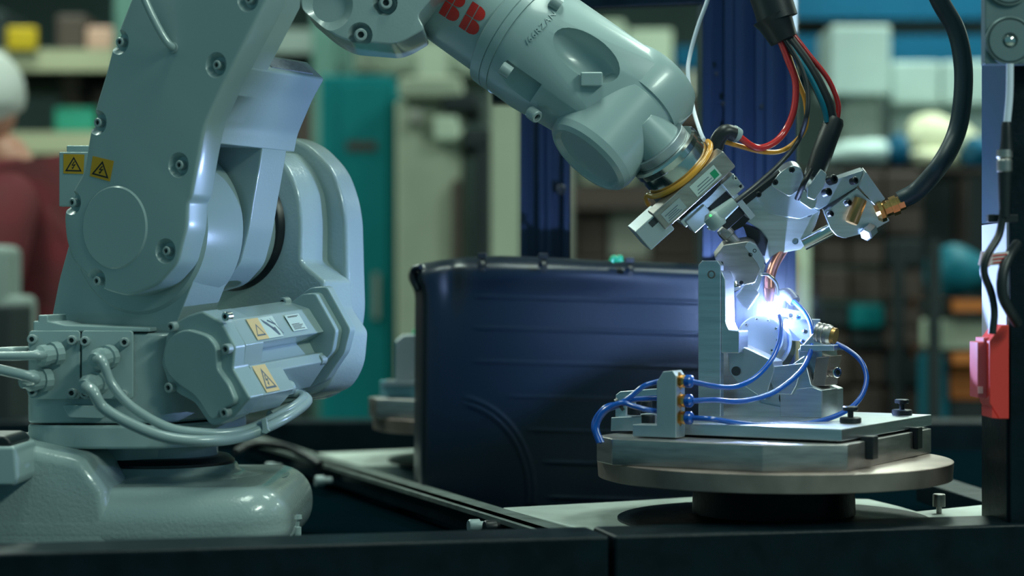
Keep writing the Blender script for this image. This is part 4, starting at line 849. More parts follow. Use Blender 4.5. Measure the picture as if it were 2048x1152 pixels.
for x, lab in ((965, 'black cable tie on the curtain top, leftmost of the three'), (1087, 'black cable tie on the curtain top, middle of the three'), (1260, 'black cable tie on the curtain top, nearest the tall posts')):
    ty = topy(x); k = thing('cable_tie', lab, 'cable tie', P(x, ty+20, CDp), 'cable ties along the curtain top')
    bm = BM(); W = 0.0028
    path = [P(x, ty+26, CDp-0.016), P(x+2, ty+14, CDp-0.018), P(x, ty+2, CDp-0.010), P(x-1, ty-4, CDp+0.02), P(x-1, ty+4, CDp+0.05)]
    C = cr(path, 5)
    for i in range(len(C)-1):
        d = C[i+1]-C[i]; n = V((1, 0, 0)).cross(d).normalized()*0.0008
        vs = [C[i]-V((W, 0, 0)), C[i]+V((W, 0, 0)), C[i+1]+V((W, 0, 0)), C[i+1]-V((W, 0, 0))]; prism(bm, [p-n for p in vs], n*2)
    obj('strap', bm, M['black'], k, ang=60)
    bm = BM(); c = P(x-1, ty-7, CDp+0.0); boxv(bm, c, V((0.0065, 0, 0)), V((0, 0.008, 0)), V((0, 0, 0.004))); obj('head', bm, M['black'], k, bevel=0.0008)
    bm = BM(); boxv(bm, P(x, ty+22, CDp-0.018), V((0.0034, 0, 0)), V((0, 0.002, 0)), V((0, 0, 0.0028))); obj('buckle', bm, M['black'], k, bevel=0.0006)
for x, y, D, lab in ((1231, 518, 2.86, 'small green plastic clip behind the curtain top'), (836, 664, 3.25, 'small green plastic clip left of the curtain on the rear fixture')):
    bm = BM(); tube(bm, [P(x-9, y+6, D), P(x-4, y-2, D), P(x+3, y+1, D), P(x+9, y-3, D), P(x+11, y+6, D)], 0.0045, 10); o = obj('green_clip', bm, M['green'], None, ang=60); tag(o, lab, 'clip')

# ============================================================ posts
def profile_post(nm, x0, x1, D, depth, z0, z1, slots, m, lab):
    """slotted aluminium extrusion, front slots cut into its plan outline"""
    L = [(x0, D+depth), (x0, D)]; w_ = (x1-x0)/slots
    for k in range(slots):
        c = x0+w_*(k+0.5); L += [(c-0.009, D), (c-0.009, D+0.004), (c-0.014, D+0.009), (c-0.014, D+0.016), (c+0.014, D+0.016), (c+0.014, D+0.009), (c+0.009, D+0.004), (c+0.009, D)]
        if k < slots-1: L += [(c+w_/2-0.002, D), (c+w_/2, D+0.003), (c+w_/2+0.002, D)]
    L += [(x1, D), (x1, D+depth)]
    bm = BM(); prism(bm, [V((x, y, z0)) for x, y in L], Z*(z1-z0)); t = thing(nm, lab, 'post', ((x0+x1)/2, D+depth/2, z0)); obj('extrusion', bm, m, t, bevel=0.0012)
    for sx in (x0+0.006, x1-0.006): pass
    return t
gp = profile_post('slotted_post', P(1405, 0, 2.95).x, P(1592, 0, 2.95).x, 2.95, 0.09, CZ-0.3275, 2.05, 3, M['profile'], 'broad dark blue slotted aluminium post right behind the welding head')
for x, y in ((1433, 148), (1446, 208), (1523, 214), (1447, 262)): inst(BOLTB, 'bolt', gp, P(x, y, 2.95), (0, -1, 0), 0.003)
ap_ = profile_post('slotted_post', P(1040, 0, 3.15).x, P(1140, 0, 3.15).x, 3.15, 0.08, CZ-0.3275, 2.05, 2, M['profile'], 'slimmer dark slotted post behind the robot wrist and curtain')
inst(BOLTB, 'bolt', ap_, P(1122, 380, 3.148), (0, -1, 0), 0.008)
bm = BM(); prism(bm, PL((0, 3.3, 0), (0, 1, 0)).ps([(960, -60), (1180, -60), (1180, 200), (1040, 205), (985, 205), (980, 60)]), (0, 0.06, 0)); o = obj('dark_bracket', bm, M['frame'], None); tag(o, 'dark plate at the head of the slimmer post behind the robot arm', 'bracket'); 
bm = BM(); prism(bm, PL((0, 2.92, 0), (0, 1, 0)).ps([(1150, 16), (1405, 6), (1405, -40), (1150, -40)]), (0, 0.03, 0)); o = obj('cross_bar', bm, M['frame'], None, bevel=0.002); tag(o, 'dark cross bar overhead between the two slotted posts', 'bar')
bm = BM(); box(bm, P(1578, 0, 2.93).x, P(1594, 0, 2.93).x, 2.925, 2.948, P(0, 64, 2.93).z, 2.05); o = obj('white_strip', bm, mat('white_strip', (0.85, 0.9, 0.88), 0.5)); tag(o, 'white vertical strip fixed along the right edge of the broad post', 'strip')
# right post with its fittings
rx = P(2020, 0, 2.29).x
rp = thing('right_post', 'black cell post at the right edge of the picture with lit inner side', 'post', (rx+0.05, 2.35, CZ-0.28))
bm = BM(); box(bm, rx, rx+0.12, 2.29, 2.42, CZ-0.3275, 2.05); obj('post_body', bm, M['frame'], rp, bevel=0.002)
bm = BM(); box(bm, rx-0.003, rx, 2.295, 2.415, CZ+0.078, 2.0); obj('side_plate', bm, mat('side_plate', (0.03, 0.065, 0.10), 0.42, 0.3), rp, label='blue-grey inner plate coloured for the dimmer arc light')  # upper length painted darker, where less arc light falls
bm = BM(); box(bm, rx-0.003, rx, 2.295, 2.415, CZ-0.07, CZ+0.076); obj('side_plate', bm, mat('arc_lit_plate', (0.55, 0.55, 0.62), 0.5), rp, label='inner plate coloured pale for the arc light on it')  # arc light painted in as a paler length of the same plate
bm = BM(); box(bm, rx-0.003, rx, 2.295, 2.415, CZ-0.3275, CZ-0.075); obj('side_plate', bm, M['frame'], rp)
br = thing('roller_bracket', 'grey bracket plate with a round roller cover, high on the right post', 'bracket', P(2018, 82, 2.26))
pq = PL((0, 2.262, 0), (0, 1, 0))
bm = BM(); prism(bm, pq.ps([(1970, -60), (2110, -60), (2110, 128), (1970, 128)]), (0, 0.020, 0)); obj('plate', bm, M['bracket'], br, bevel=0.0015)
for x, y in ((2018, 82), (2016, -36)):
    bm = BM(); lathe(bm, pq.p(x, y), (0, -1, 0), [(0, 0.0275), (0.004, 0.0275), (0.005, 0.026), (0.003, 0.0245), (0.005, 0.023), (0.005, 0.009), (0.002, 0.0075)], 48); dc = obj('roller_cover', bm, M['bracket'], br)
    bm = BM(); lathe(bm, pq.p(x, y), (0, -1, 0), [(0.0, 0.007), (0.005, 0.006), (0.007, 0.003)], 20); obj('hub_screw', bm, M['chrome'], dc)
cD2 = 2.25
hose('sensor_cable', [P(2020, 128, cD2), P(2019, 190, cD2), P(2014, 246, cD2)], 0.0042, M['white_cable'], 'pale cable under the roller bracket going into its plug', 'cable')
cp = thing('cable_plug', 'black and metal round cable plug hanging in front of the right post', 'connector', P(2010, 430, cD2))
bm = BM(); lathe(bm, P(2013, 244, cD2), Z*-1, [(0, 0.005), (0.006, 0.006), (0.020, 0.0065), (0.033, 0.0078)], 20); obj('boot', bm, M['black'], cp)
bm = BM(); lathe(bm, P(2009, 300, cD2), Z*-1, [(0, 0.0088), (0.008, 0.0092), (0.010, 0.0075), (0.012, 0.0088), (0.024, 0.0088), (0.025, 0.0078)], 20); obj('metal_ring', bm, M['steel'], cp, ang=25, label='knurled metal ring')
bm = BM(); lathe(bm, P(2009, 342, cD2), Z*-1, [(0, 0.0078), (0.030, 0.0070), (0.052, 0.0060)], 20); obj('boot', bm, M['black'], cp)
hose('sensor_cable', [P(2006, 425, cD2), P(1998, 470, cD2), P(1974, 512, cD2-.01), P(1968, 545, cD2-.01), P(1982, 585, cD2), P(1988, 625, cD2), P(1984, 668, cD2)], 0.0045, M['rubber'], 'black cable winding from the plug down to the red sensor box', 'cable')
hose('loop_cable', [P(2034, 488, 2.27), P(2018, 512, 2.25), P(2005, 548, 2.24), P(2005, 590, 2.24), P(2020, 622, 2.25), P(2034, 646, 2.27)], 0.0060, M['rubber'], 'short black cable loop beside the bright inner plate of the right post', 'cable')
bm = BM(); boxv(bm, P(2004, 437, 2.262), V((0.017, 0, 0)), V((0, 0.006, 0)), V((0, 0, 0.0045))); o = obj('cable_holder', bm, M['black'], None, bevel=0.001); tag(o, 'black cable holder crossing the plug cable at the right post', 'holder')
fg = thing('cable_flag', 'white cable flag with red lines wrapped around the black cable', 'label', P(1990, 530, 2.245))
bm = BM(); boxv(bm, P(1999, 517, 2.245), V((0.010, 0, 0.001)), V((0, 0.0008, 0)), V((0, 0, 0.0072))); obj('flag', bm, mat('flag_white', (0.75, 0.7, 0.68), 0.5), fg)
bm = BM(); 
for k in range(3): boxv(bm, P(2000, 510+k*7, 2.2435), V((0.008, 0, 0.001)), V((0, 0.0003, 0)), V((0, 0, 0.0008)))
obj('printed_lines', bm, M['logo'], fg)
bm = BM(); cyl(bm, P(1974, 505, 2.245), P(1968, 532, 2.245), 0.0066); obj('wrap', bm, mat('pink_wrap', (0.7, 0.5, 0.55), 0.5), fg)
rb = thing('red_sensor_box', 'red plastic sensor box with pink side block fixed to the right post', 'sensor', P(2000, 838, 2.28))
bm = BM(); prism(bm, PL((0, 2.285, 0), (0, 1, 0)).ps([(2018, 650), (2003, 650), (1979, 682), (1979, 806), (1998, 838), (2018, 838)]), (0, 0.05, 0)); obj('housing', bm, M['redbox'], rb, bevel=0.0012)
bm = BM(); prism(bm, PL((0, 2.30, 0), (0, 1, 0)).ps([(1955, 684), (1967, 684), (1967, 675), (1980, 675), (1980, 797), (1955, 796)]), (0, 0.04, 0)); pk = obj('side_block', bm, M['pinkbox'], rb, bevel=0.001, label='pink side block')
bm = BM(); prism(bm, PL((0, 2.299, 0), (0, 1, 0)).ps([(1956, 773), (1966, 773), (1966, 787), (1956, 787)]), (0, 0.002, 0)); obj('indicator', bm, mat('indicator', (0.9, 0.45, 0.45), 0.4), pk)
bm = BM(); prism(bm, PL((0, 2.284, 0), (0, 1, 0)).ps([(1984, 816), (1984, 836), (1997, 837)]), (0, 0.05, 0)); obj('corner_rib', bm, M['redbox'], rb)

# ============================================================ the hall behind
cem = mat('grey_green_floor', (0.20, 0.25, 0.24), 0.6, var=0.15, vscale=1.2)
bm = BM(); box(bm, -6, 7, -3, 11, -0.05, 0); struct(obj('floor', bm, cem, None, loc=(0, 0, 0)))
wallm = mat('hall_wall', (0.10, 0.15, 0.14), 0.8, var=0.3, vscale=0.8)
bm = BM(); box(bm, -6, 7, 11, 11.1, 0, 4.2); struct(obj('wall_back', bm, wallm))
bm = BM(); box(bm, -6.1, -6, 1.5, 11, 0, 4.2); struct(obj('wall_left', bm, wallm))
bm = BM(); box(bm, 7, 7.1, 1.5, 11, 0, 4.2); struct(obj('wall_right', bm, wallm))
bm = BM(); box(bm, -6, 7, 0.2, 11, 4.2, 4.3); struct(obj('ceiling', bm, mat('ceiling_paint', (0.22, 0.26, 0.25), 0.8)))
housing = mat('lamp_housing', (0.6, 0.65, 0.62), 0.5); tubem = mat('lamp_tube', (1, 1, 1), 0.5, emit=(0.8, 1.0, 0.88), estr=3.0)
OVER = ['the aisle left of the cell', 'the aisle right of the cell', 'the left storage rack', 'the beige machine', 'the crates on the right', 'the floor left of the camera, added as fill', 'the floor right of the camera, added as fill', 'the robot cell itself, added as fill']
for i, (x, y, z, e) in enumerate(LAMPS):
    t = thing('ceiling_light', 'long tube light hanging under the hall ceiling above '+OVER[i], 'lamp', (x, y, z), 'tube lights under the ceiling')
    bm = BM(); box(bm, x-0.27, x+0.27, y-0.78, y+0.78, z, z+0.06); obj('housing', bm, housing, t)
    bm = BM(); box(bm, x-0.02, x+0.02, y-0.02, y+0.02, z+0.06, 4.2); obj('hanger', bm, housing, t)
B = {}
def bm_(k, c, **kw):
    if k not in B: B[k] = mat('hall_'+k, c, kw.pop('rough', 0.6), var=kw.pop('var', 0.12), vscale=kw.pop('vscale', 3), spec=0.15, **kw)
    return B[k]
bm_('green_post', (0.10, 0.20, 0.17)); bm_('beam_cream', (0.42, 0.42, 0.28)); bm_('teal', (0.002, 0.16, 0.175)); bm_('beige', (0.34, 0.38, 0.29)); bm_('pale', (0.48, 0.56, 0.44))
bm_('dark', (0.024, 0.032, 0.034)); bm_('brown', (0.070, 0.052, 0.046)); bm_('blue', (0.003, 0.085, 0.17)); bm_('taupe', (0.28, 0.29, 0.25)); bm_('orange', (0.42, 0.13, 0.035)); bm_('yellow', (0.52, 0.36, 0.02))
bm_('white', (0.44, 0.56, 0.55)); bm_('mint', (0.05, 0.36, 0.25)); bm_('pink', (0.46, 0.28, 0.22)); bm_('cream', (0.62, 0.62, 0.44)); bm_('tealblue', (0.005, 0.12, 0.17)); bm_('greyg', (0.22, 0.27, 0.25)); bm_('redb', (0.30, 0.05, 0.05)); bm_('lav', (0.40, 0.50, 0.50))
def bx(nm, m, px0, py0, px1, py1, D, dep, lab=None, cat=None, group=None, par=None, lid=None, bev=0.01):
    a, b = P(px0, py1, D), P(px1, py0, D); bm = BM(); box(bm, a.x, b.x, D, D+dep, max(a.z, 0.0), b.z)
    o = obj(nm, bm, B[m], par, bevel=bev)
    if lab: tag(o, lab, cat, group)
    return o
def rack(nm, lab, px0, px1, D, dep, levels, ztop, pm_, bmt, board, bh=0.09, uw=0.045):
    x0, x1 = P(px0, 0, D).x, P(px1, 0, D).x; t = thing(nm, lab, 'rack', ((x0+x1)/2, D+dep/2, 0))
    for x in (x0, x1):
        for y in (D, D+dep):
            bm = BM(); box(bm, x-uw, x+uw, y-0.035, y+0.035, 0, ztop); obj('upright', bm, B[pm_], t)
    for z in levels:
        for y in (D, D+dep):
            bm = BM(); box(bm, x0+0.045, x1-0.045, y-0.025, y+0.025, z-bh, z); obj('beam', bm, B[bmt], t)
        bm = BM(); box(bm, x0+0.045, x1-0.045, D+0.025, D+dep-0.025, z-min(bh, 0.03), z); obj('shelf_board', bm, B[board], t)
    return t
zz = lambda py, D: CZ-(py-576)*D/F
# left: rack with goods behind the person
rack('storage_rack', 'green storage rack with pale shelf beams behind the person in the red jacket', -260, 258, 7.0, 0.9, [zz(475, 7), zz(265, 7), zz(100, 7)], 2.5, 'green_post', 'beam_cream', 'dark', 0.075)
rack('storage_rack', 'narrow dark storage rack seen between robot and teal cabinet', 330, 650, 7.6, 0.9, [zz(560, 7.6), zz(300, 7.6), zz(60, 7.6)], 2.5, 'green_post', 'greyg', 'dark')
def goods(D, base, L):
    for nm, m, a, b, top, lab, cat in L:
        o = bx(nm, m, a, top, b, base, D+(0.48 if 'pinkish carton standing' in lab or 'right of the pinkish' in lab else 0.05), 0.38, lab, cat); 
goods(7.0, 265, [('green_tub', 'mint', 108, 192, 214, 'mint green tub on the left rack above the red jacket', 'tub'), ('carton', 'pink', 120, 158, 150, 'pinkish carton standing on the left rack', 'carton'), ('carton', 'brown', 160, 200, 165, 'brown carton right of the pinkish one on the left rack', 'carton'), ('carton', 'brown', 196, 245, 185, 'low brown carton at the right end of the left rack', 'carton')])
goods(7.0, 100, [('carton', 'dark', -60, 6, 20, 'dark carton at the left end of the top rack shelf', 'carton'), ('carton', 'brown', 112, 170, 30, 'brown carton on the top shelf of the left rack', 'carton'), ('carton', 'pink', 172, 225, 54, 'small pinkish carton on the top shelf of the left rack', 'carton')])
goods(7.0, 475, [('carton', 'redb', 60, 140, 330, 'dark red carton on the lower shelf of the left rack', 'carton'), ('carton', 'brown', 150, 240, 360, 'brown carton low on the left rack behind the robot', 'carton')])
bx('yellow_sign', 'yellow', 12, 54, 72, 101, 6.945, 0.03, 'yellow sign board hanging on the left rack', 'sign')
goods(7.6, 560, [('carton', 'brown', 570, 612, 350, 'brown carton beside the teal cabinet seen past the robot shoulder', 'carton')])
goods(7.6, 300, [('carton', 'brown', 590, 650, 200, 'brown carton under the pale machine seen right of the robot arm', 'carton')])
bx('orange_bin', 'orange', 8, 718, 58, 1500, 5.6, 0.5, 'tall orange bin low at the left picture edge', 'bin')
bx('dark_cart', 'dark', -120, 610, 20, 1700, 4.15, 0.2, 'dark cart in front of the person at the left edge', 'cart')
gm = thing('grey_vise', 'grey machine vise column at the left edge in front of the person', 'machine', P(0, 700, 4.6)-Z*0.6)
for q in (((-60, 490, 18, 640)), ((-60, 590, 50, 1500))):
    a, b = P(q[0], q[3], 4.45), P(q[2], q[1], 4.45); bm = BM(); box(bm, a.x, b.x, 4.45, 4.58, max(0, a.z), b.z); obj('column', bm, B['greyg'], gm, bevel=0.02)
# centre: teal cabinet, pale machine, beige machine
tcab = thing('teal_cabinet', 'tall teal cabinet in the middle of the hall behind the robot shoulder', 'cabinet', P(715, 0, 6.6)*1); tcab.location.z = 0; BASE[tcab.name] = tcab.location.copy()
a, b = P(640, 575, 6.6), P(790, 150, 6.6); bm = BM(); box(bm, a.x, b.x, 6.6, 7.1, 0.0, b.z); obj('body', bm, B['teal'], tcab, bevel=0.01)
bm = BM(); box(bm, a.x+0.02+0.05, b.x-0.02, 6.58, 6.6, 0.15, b.z-0.03); d_ = obj('door', bm, B['teal'], tcab, bevel=0.004)
bm = BM(); box(bm, b.x-0.07, b.x-0.05, 6.55, 6.58, 1.1, 1.25); obj('handle', bm, B['greyg'], d_)
bm = BM(); box(bm, a.x+0.09, b.x-0.06, 6.574, 6.58, zz(302, 6.6), zz(284, 6.6)); obj('name_strip', bm, B['brown'], d_)
pmch = thing('pale_machine', 'pale grey-green machine housing on top behind the teal cabinet', 'machine', (P(780, 0, 8.8).x, 9.1, 0))
for q in ((600, 78, 1010, 150, 8.8), (700, 60, 760, 145, 8.7), (830, 92, 900, 172, 8.7), (590, 92, 655, 185, 8.6)):
    a, b = P(q[0], q[3], q[4]), P(q[2], q[1], q[4]); bm = BM(); box(bm, a.x, b.x, q[4], q[4]+0.7, a.z, b.z); obj('hood', bm, B['pale'], pmch, bevel=0.03)
for x in (620, 990):
    c = P(x, 0, 8.9); bm = BM(); box(bm, c.x-0.05, c.x+0.05, 9.0, 9.1, 0, zz(150, 8.8)); obj('stand', bm, B['greyg'], pmch)
bmch = thing('beige_machine', 'beige machine with dark openings between the teal cabinet and the slim post', 'machine', (P(870, 0, 6.3).x, 6.6, 0))
for nm, m, q in (('head', 'beige', (800, 158, 925, 200)), ('column', 'beige', (792, 200, 925, 1500)), ('control_box', 'pale', (868, 235, 920, 285)), ('dark_arm', 'dark', (885, 190, 960, 226)), ('dark_arm', 'dark', (925, 260, 985, 300)), ('side_frame', 'dark', (950, 300, 984, 560)), ('wood_strip', 'brown', (905, 360, 922, 560)), ('spindle', 'taupe', (818, 222, 850, 252))):
    a, b = P(q[0], q[3], 6.3), P(q[2], q[1], 6.3); dp = 0 if m == 'beige' and nm == 'column' else -0.08
    bm = BM(); box(bm, a.x, b.x, 6.3+dp, 6.7+dp*0.5, max(a.z, 0), b.z); obj(nm, bm, B[m], bmch, bevel=0.015)
bx('beige_board', 'beige', 982, 180, 1040, 1500, 5.6, 0.08, 'beige upright board directly left of the slim post', 'board')
bx('workbench', 'dark', 700, 640, 1010, 1400, 7.4, 0.8, 'dark workbench low behind the rear turntable', 'bench')
bx('beige_carton', 'taupe', 716, 572, 820, 640, 7.42, 0.3, 'taupe carton on the dark workbench below the teal cabinet', 'carton')
# between the posts
rack('storage_rack', 'brown storage rack seen between the two slotted posts', 1120, 1470, 7.8, 0.8, [zz(520, 7.8), zz(372, 7.8), zz(205, 7.8)], 2.4, 'taupe', 'brown', 'dark')
for a_, b_, tp_, base, m, lab in ((1150, 1215, 395, 520, 'brown', 'brown box left in the lower bay between the posts'), (1220, 1300, 410, 520, 'taupe', 'taupe box in the lower bay between the posts'), (1305, 1395, 392, 520, 'brown', 'brown box right in the lower bay between the posts'),
                            (1165, 1270, 232, 370, 'beige', 'beige carton in the middle bay behind the wrist'), (1130, 1250, 40, 196, 'pale', 'pale carton high between the posts above the wrist'), (1255, 1345, 58, 196, 'pale', 'second pale carton high between the posts'), (1350, 1400, 92, 140, 'blue', 'blue box beside the pale cartons high between the posts'), (1350, 1402, 141, 196, 'taupe', 'taupe box under the blue one high between the posts')):
    bx('box', m, a_, tp_, b_, base-2, 7.88, 0.35, lab, 'box')
# right side : blue shelving, white boxes, stacked brown crates
rack('blue_rack', 'rack with broad blue beams across the upper right background', 1560, 2200, 7.2, 0.9, [zz(72, 7.2), zz(-14, 7.2)], 2.6, 'taupe', 'blue', 'taupe', 0.095)
bx('grey_board', 'taupe', 1690, 25, 1985, 70, 7.35, 0.3, 'grey-brown board lying between the two blue beams', 'board')
wc_ = thing('white_cabinet', 'long white cabinet front under the blue beams on the right', 'cabinet', (P(1880, 0, 6.9).x, 7.0, 0))
for q in ((1785, 122, 1880, 208), (1884, 122, 2100, 208)):
    a, b = P(q[0], q[3], 6.8), P(q[2], q[1], 6.8); bm = BM(); box(bm, a.x, b.x, 6.8, 6.9, a.z, b.z); obj('door', bm, B['white'], wc_, bevel=0.01)
a, b = P(1782, 330, 6.91), P(2103, 126, 6.91); bm = BM(); box(bm, a.x, b.x, 6.91, 7.1, a.z, b.z); obj('body', bm, B['lav'], wc_, bevel=0.01)
bm = BM(); box(bm, a.x, b.x, 6.93, 7.1, 0, a.z); obj('base', bm, B['dark'], wc_, bevel=0.01)
bx('white_sheet_roll', 'white', 1662, 50, 1782, 190, 6.7, 0.3, 'white wrapped box glowing pale left of the blue beam', 'box') 
bx('grey_stand', 'greyg', 1690, 190, 1760, 330, 6.75, 0.2, 'grey stand below the white wrapped box', 'stand')
rack('low_rack', 'dark rack in the right background that holds the brown crates', 1590, 2000, 6.2, 0.55, [zz(336, 6.2), zz(697, 6.2)], zz(336, 6.2), 'brown', 'brown', 'dark', 0.012, 0.02)
def heap(nm, m, cx, cy, rx_, ry_, D, lab, cat, base=None):
    bm = BM(); bmesh.ops.create_icosphere(bm, subdivisions=4, radius=1); c = P(cx, cy, D); s = D/F; random.seed(cx)
    ph_ = [random.uniform(0, 6) for _ in range(4)]
    for v in bm.verts:
        n_ = 1+0.12*math.sin(v.co.x*4+ph_[0])+0.10*math.sin(v.co.z*6+ph_[1])*math.cos(v.co.y*5+ph_[2])
        v.co = c+V((v.co.x*rx_*s*n_, v.co.y*0.16, max(v.co.z, -0.75)*ry_*s*n_))
    o = obj(nm, bm, B[m], None, ang=60); tag(o, lab, cat); return o
heap('white_bundle', 'white', 1722, 312, 62, 32, 6.45, 'white cloth bundle on the crate rack behind the hose sleeve', 'bundle')
heap('cream_sack', 'cream', 1878, 290, 70, 60, 6.6, 'cream sack under the white cabinet right of centre', 'sack')
heap('blue_bag', 'blue', 1790, 308, 26, 36, 6.4, 'small blue bag left of the cream sack', 'bag')
heap('blue_bag', 'blue', 1955, 308, 24, 36, 6.4, 'small blue bag close to the right post beside the cream sack', 'bag')
heap('cream_bundle', 'cream', 1860, 320, 46, 22, 6.38, 'low cream bundle in front of the sack', 'bundle')
heap('blue_sack', 'tealblue', 1915, 548, 66, 56, 5.6, 'large blue sack hanging over the shelf left of the right post', 'sack')
cols = [(1640, 1698), (1702, 1768), (1772, 1845)]
rows = [(345, 405), (412, 470), (478, 530), (538, 600), (610, 655), (660, 696), (706, 770), (778, 850), (858, 930)]
adj = ['left', 'middle', 'right']; rk = ['topmost', 'second', 'third', 'fourth', 'fifth', 'sixth', 'seventh', 'eighth', 'lowest']
for i, (y0, y1) in enumerate(rows):
    for j, (x0, x1) in enumerate(cols):
        m = 'brown' if (i*3+j) % 4 else 'dark'
        if i == 4 and j == 1: m = 'teal'
        bx('brown_crate', m, x0, y0, x1, y1, 6.1+0.03*((i*7+j*5) % 3), 0.5, '%s crate in the %s stack of the dark crate wall right of the welding head' % (rk[i], adj[j]), 'crate', 'crates in the dark stack')
bx('pale_strip', 'pale', 1592, 470, 1622, 1500, 5.0, 0.05, 'pale vertical board right behind the arc beside the broad post', 'board')
bx('brown_strip', 'orange', 1581, 505, 1592, 1500, 4.95, 0.05, 'thin brown strip between broad post and pale board', 'strip')
rack('shelf_unit', 'shelf unit with orange and blue bins left of the right post', 1868, 2060, 5.4, 0.5, [zz(705, 5.4), zz(600, 5.4), zz(860, 5.4)], zz(480, 5.4), 'dark', 'orange', 'dark', 0.03, 0.012)
bx('beige_bin', 'pale', 1885, 640, 1975, 700, 5.46, 0.3, 'pale bin on the shelf below the large blue sack', 'bin')
bx('blue_bin', 'tealblue', 1880, 712, 1898, 856, 5.46, 0.3, 'tall narrow blue bin on the lower shelf beside the right post', 'bin')
bx('orange_bin', 'orange', 1900, 730, 1966, 800, 5.46, 0.3, 'orange bin on the lower shelf beside the right post', 'bin')
bx('dark_bin', 'dark', 1900, 802, 1970, 856, 5.46, 0.3, 'dark bin below the orange bin beside the right post', 'bin')
bx('storage_chest', 'greyg', 1850, 880, 1990, 1500, 4.9, 0.4, 'grey-green chest on the floor behind the turntable, far right', 'chest')

# ============================================================ the person
D5 = 5.0
def pp(px, py, dy=0): return P(px, py, D5+dy)
per = thing('person', 'white-haired person in a dark red jacket and face mask, bent forward, facing left', 'person', (P(70, 0, D5).x, D5, 0))
jkt = mat('red_jacket', (0.10, 0.006, 0.011), 0.8, var=0.35, vscale=9); skin = mat('skin', (0.42, 0.20, 0.14), 0.5); hairm = mat('white_hair', (0.52, 0.54, 0.50), 0.7); trs = mat('dark_trousers', (0.02, 0.025, 0.03), 0.8)
def skinned(nm, nodes, edges, m, par, root=0):
    me = bpy.data.meshes.new(nm); L = BASE[rootof(par).name]
    me.from_pydata([tuple(V(n[0])-L) for n in nodes], edges, []); o = bpy.data.objects.new(nm, me); COL.objects.link(o)
    s = o.modifiers.new('s', 'SKIN'); 
    for i, n in enumerate(nodes):
        d = me.skin_vertices[0].data[i]; r = n[1]; d.radius = (r, r) if not isinstance(r, tuple) else r; d.use_root = (i == root)
    o.modifiers.new('ss', 'SUBSURF').levels = 2; o.modifiers['ss'].render_levels = 2
    bpy.context.view_layer.update(); nm_ = bpy.data.meshes.new_from_object(o.evaluated_get(bpy.context.evaluated_depsgraph_get()))
    o.modifiers.clear(); o.data = nm_; nm_.name = nm; nm_.materials.clear(); nm_.materials.append(m); nm_.shade_smooth(); o.parent = par; return o
hx = P(80, 0, D5).x; dx = -0.11
hip = V((hx+0.02, 5.0, 0.92)); chest = V((hx-0.03, 5.0, 1.32)); neck_ = V((hx-0.06, 5.0, 1.52)); headc = pp(-42, 200)
legs = [(hip, 0.145), (hip+V((0, -0.09, -0.08)), 0.10), (V((hx-0.03, 4.9, 0.50)), 0.07), (V((hx+0.04, 4.89, 0.10)), 0.048), (V((hx-0.10, 4.88, 0.045)), 0.042), (hip+V((0, 0.09, -0.08)), 0.10), (V((hx-0.04, 5.1, 0.50)), 0.07), (V((hx+0.03, 5.11, 0.10)), 0.048), (V((hx-0.11, 5.12, 0.045)), 0.042)]
skinned('trousers', legs, [(0, 1), (1, 2), (2, 3), (3, 4), (0, 5), (5, 6), (6, 7), (7, 8)], trs, per)
hb = [(chest, 0.10), (neck_, 0.05), (neck_+V((-0.05, 0, 0.06)), 0.05), (chest+V((0, -0.17, 0.1)), 0.05), (chest+V((-0.03, -0.24, -0.18)), 0.04), (chest+V((-0.27, -0.17, -0.26)), 0.028), (chest+V((-0.34, -0.16, -0.26)), 0.025), (chest+V((0, 0.17, 0.1)), 0.05), (chest+V((-0.03, 0.24, -0.18)), 0.04), (chest+V((-0.27, 0.17, -0.26)), 0.028), (chest+V((-0.34, 0.16, -0.26)), 0.025)]
body = skinned('body', hb, [(0, 1), (1, 2), (0, 3), (3, 4), (4, 5), (5, 6), (0, 7), (7, 8), (8, 9), (9, 10)], skin, per)
jk = [(hip+V((0, 0, 0.02)), (0.17, 0.20)), (hip+V((0.02, 0, 0.2)), (0.16, 0.20)), (chest, (0.155, 0.21)), (chest+V((-0.03, 0, 0.13)), (0.11, 0.15)), (neck_+V((-0.005, 0, 0.0)), 0.075), (chest+V((0, -0.20, 0.08)), 0.078), (chest+V((-0.03, -0.25, -0.18)), 0.066), (chest+V((-0.26, -0.17, -0.26)), 0.048), (chest+V((0, 0.20, 0.08)), 0.078), (chest+V((-0.03, 0.25, -0.18)), 0.066), (chest+V((-0.26, 0.17, -0.26)), 0.048)]
skinned('jacket', jk, [(0, 1), (1, 2), (2, 3), (3, 4), (3, 5), (5, 6), (6, 7), (3, 8), (8, 9), (9, 10)], jkt, per, 2)
bm = BM(); bmesh.ops.create_uvsphere(bm, u_segments=32, v_segments=20, radius=1)
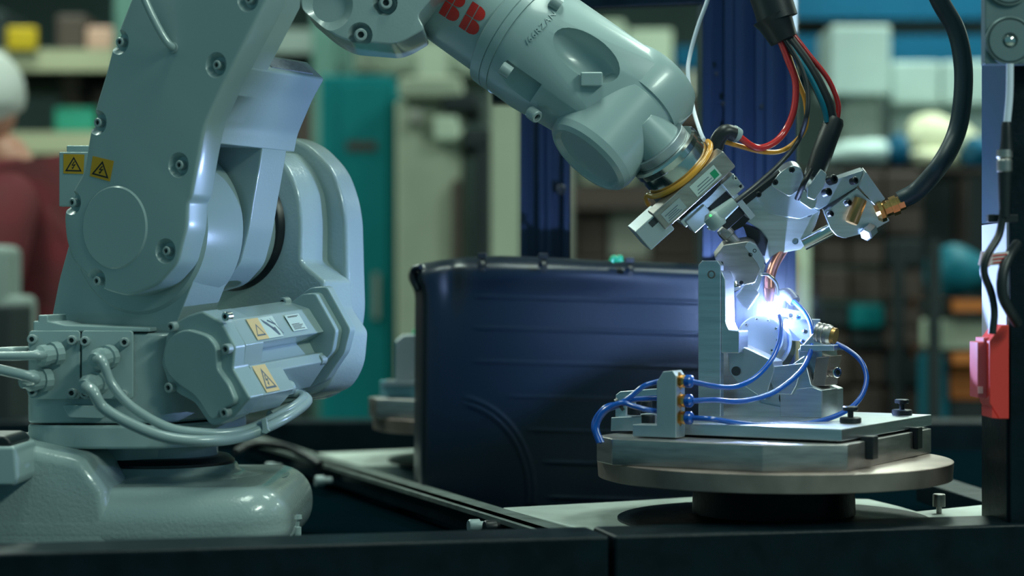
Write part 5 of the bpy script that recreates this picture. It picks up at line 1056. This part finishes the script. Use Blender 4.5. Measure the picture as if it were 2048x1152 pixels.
for v in bm.verts:
    x, y, z = v.co; s = 1.0
    if z < 0: x *= 1-0.15*(-z); y *= 1-0.35*(-z)
    if x < -0.75 and -0.35 < z < 0.1 and abs(y) < 0.3: x -= 0.22*(1-abs(z+0.1)/0.3)
    q = V((x*0.098, y*0.076, z*0.122)); a_ = -0.35; q = V((q.x*math.cos(a_)+q.z*math.sin(a_), q.y, -q.x*math.sin(a_)+q.z*math.cos(a_))); v.co = headc+q
hd = obj('head', bm, skin, per, ang=60)
bm = BM(); bmesh.ops.create_uvsphere(bm, u_segments=32, v_segments=20, radius=1)
for v in bm.verts:
    x, y, z = v.co; k = 1.0 if (z > 0.0+0.5*(-x) or x > 0.15) and z > -0.35 else 0.90
    v.co = headc+V((0.012+x*0.104*k, y*0.084*k, 0.014+z*0.116*k))
obj('hair', bm, hairm, hd, ang=60)
for s in (-1, 1):
    bm = BM(); bmesh.ops.create_uvsphere(bm, u_segments=12, v_segments=8, radius=1)
    for v in bm.verts: v.co = headc+V((v.co.x*0.018+0.005, s*0.082+v.co.y*0.010, v.co.z*0.030-0.01))
    obj('ear', bm, skin, hd, ang=60)
    bm = BM(); bmesh.ops.create_uvsphere(bm, u_segments=12, v_segments=8, radius=0.011, matrix=Matrix.Translation(headc+V((-0.088, s*0.032, 0.0)))); obj('eye', bm, M['label'], hd, ang=60)
    # hands
    base = chest+V((-0.34, s*0.165, -0.26)); bm = BM(); boxv(bm, base+V((-0.04, 0, 0)), V((0.045, 0, 0)), V((0, 0.014, 0)), V((0, 0, 0.038))); 
    for k in range(4):
        z0 = 0.028-0.019*k; L = (0.068, 0.078, 0.074, 0.058)[k]; tube(bm, [base+V((-0.08, 0, z0)), base+V((-0.08-L*0.55, 0, z0-0.006)), base+V((-0.08-L*0.9, -s*0.012, z0-0.022))], 0.0088, 8, 3)
    tube(bm, [base+V((-0.02, 0, 0.034)), base+V((-0.05, -s*0.02, 0.058)), base+V((-0.085, -s*0.024, 0.062))], 0.0098, 8, 3)
    obj('hand', bm, skin, body, ang=60)
bm = BM(); bmesh.ops.create_uvsphere(bm, u_segments=20, v_segments=12, radius=1)
for v in bm.verts: v.co = headc+V((-0.058+v.co.x*0.052, v.co.y*0.060, -0.075+v.co.z*0.045))
obj('face_mask', bm, M['white_cable'], hd, ang=60, label='pale blue face mask')
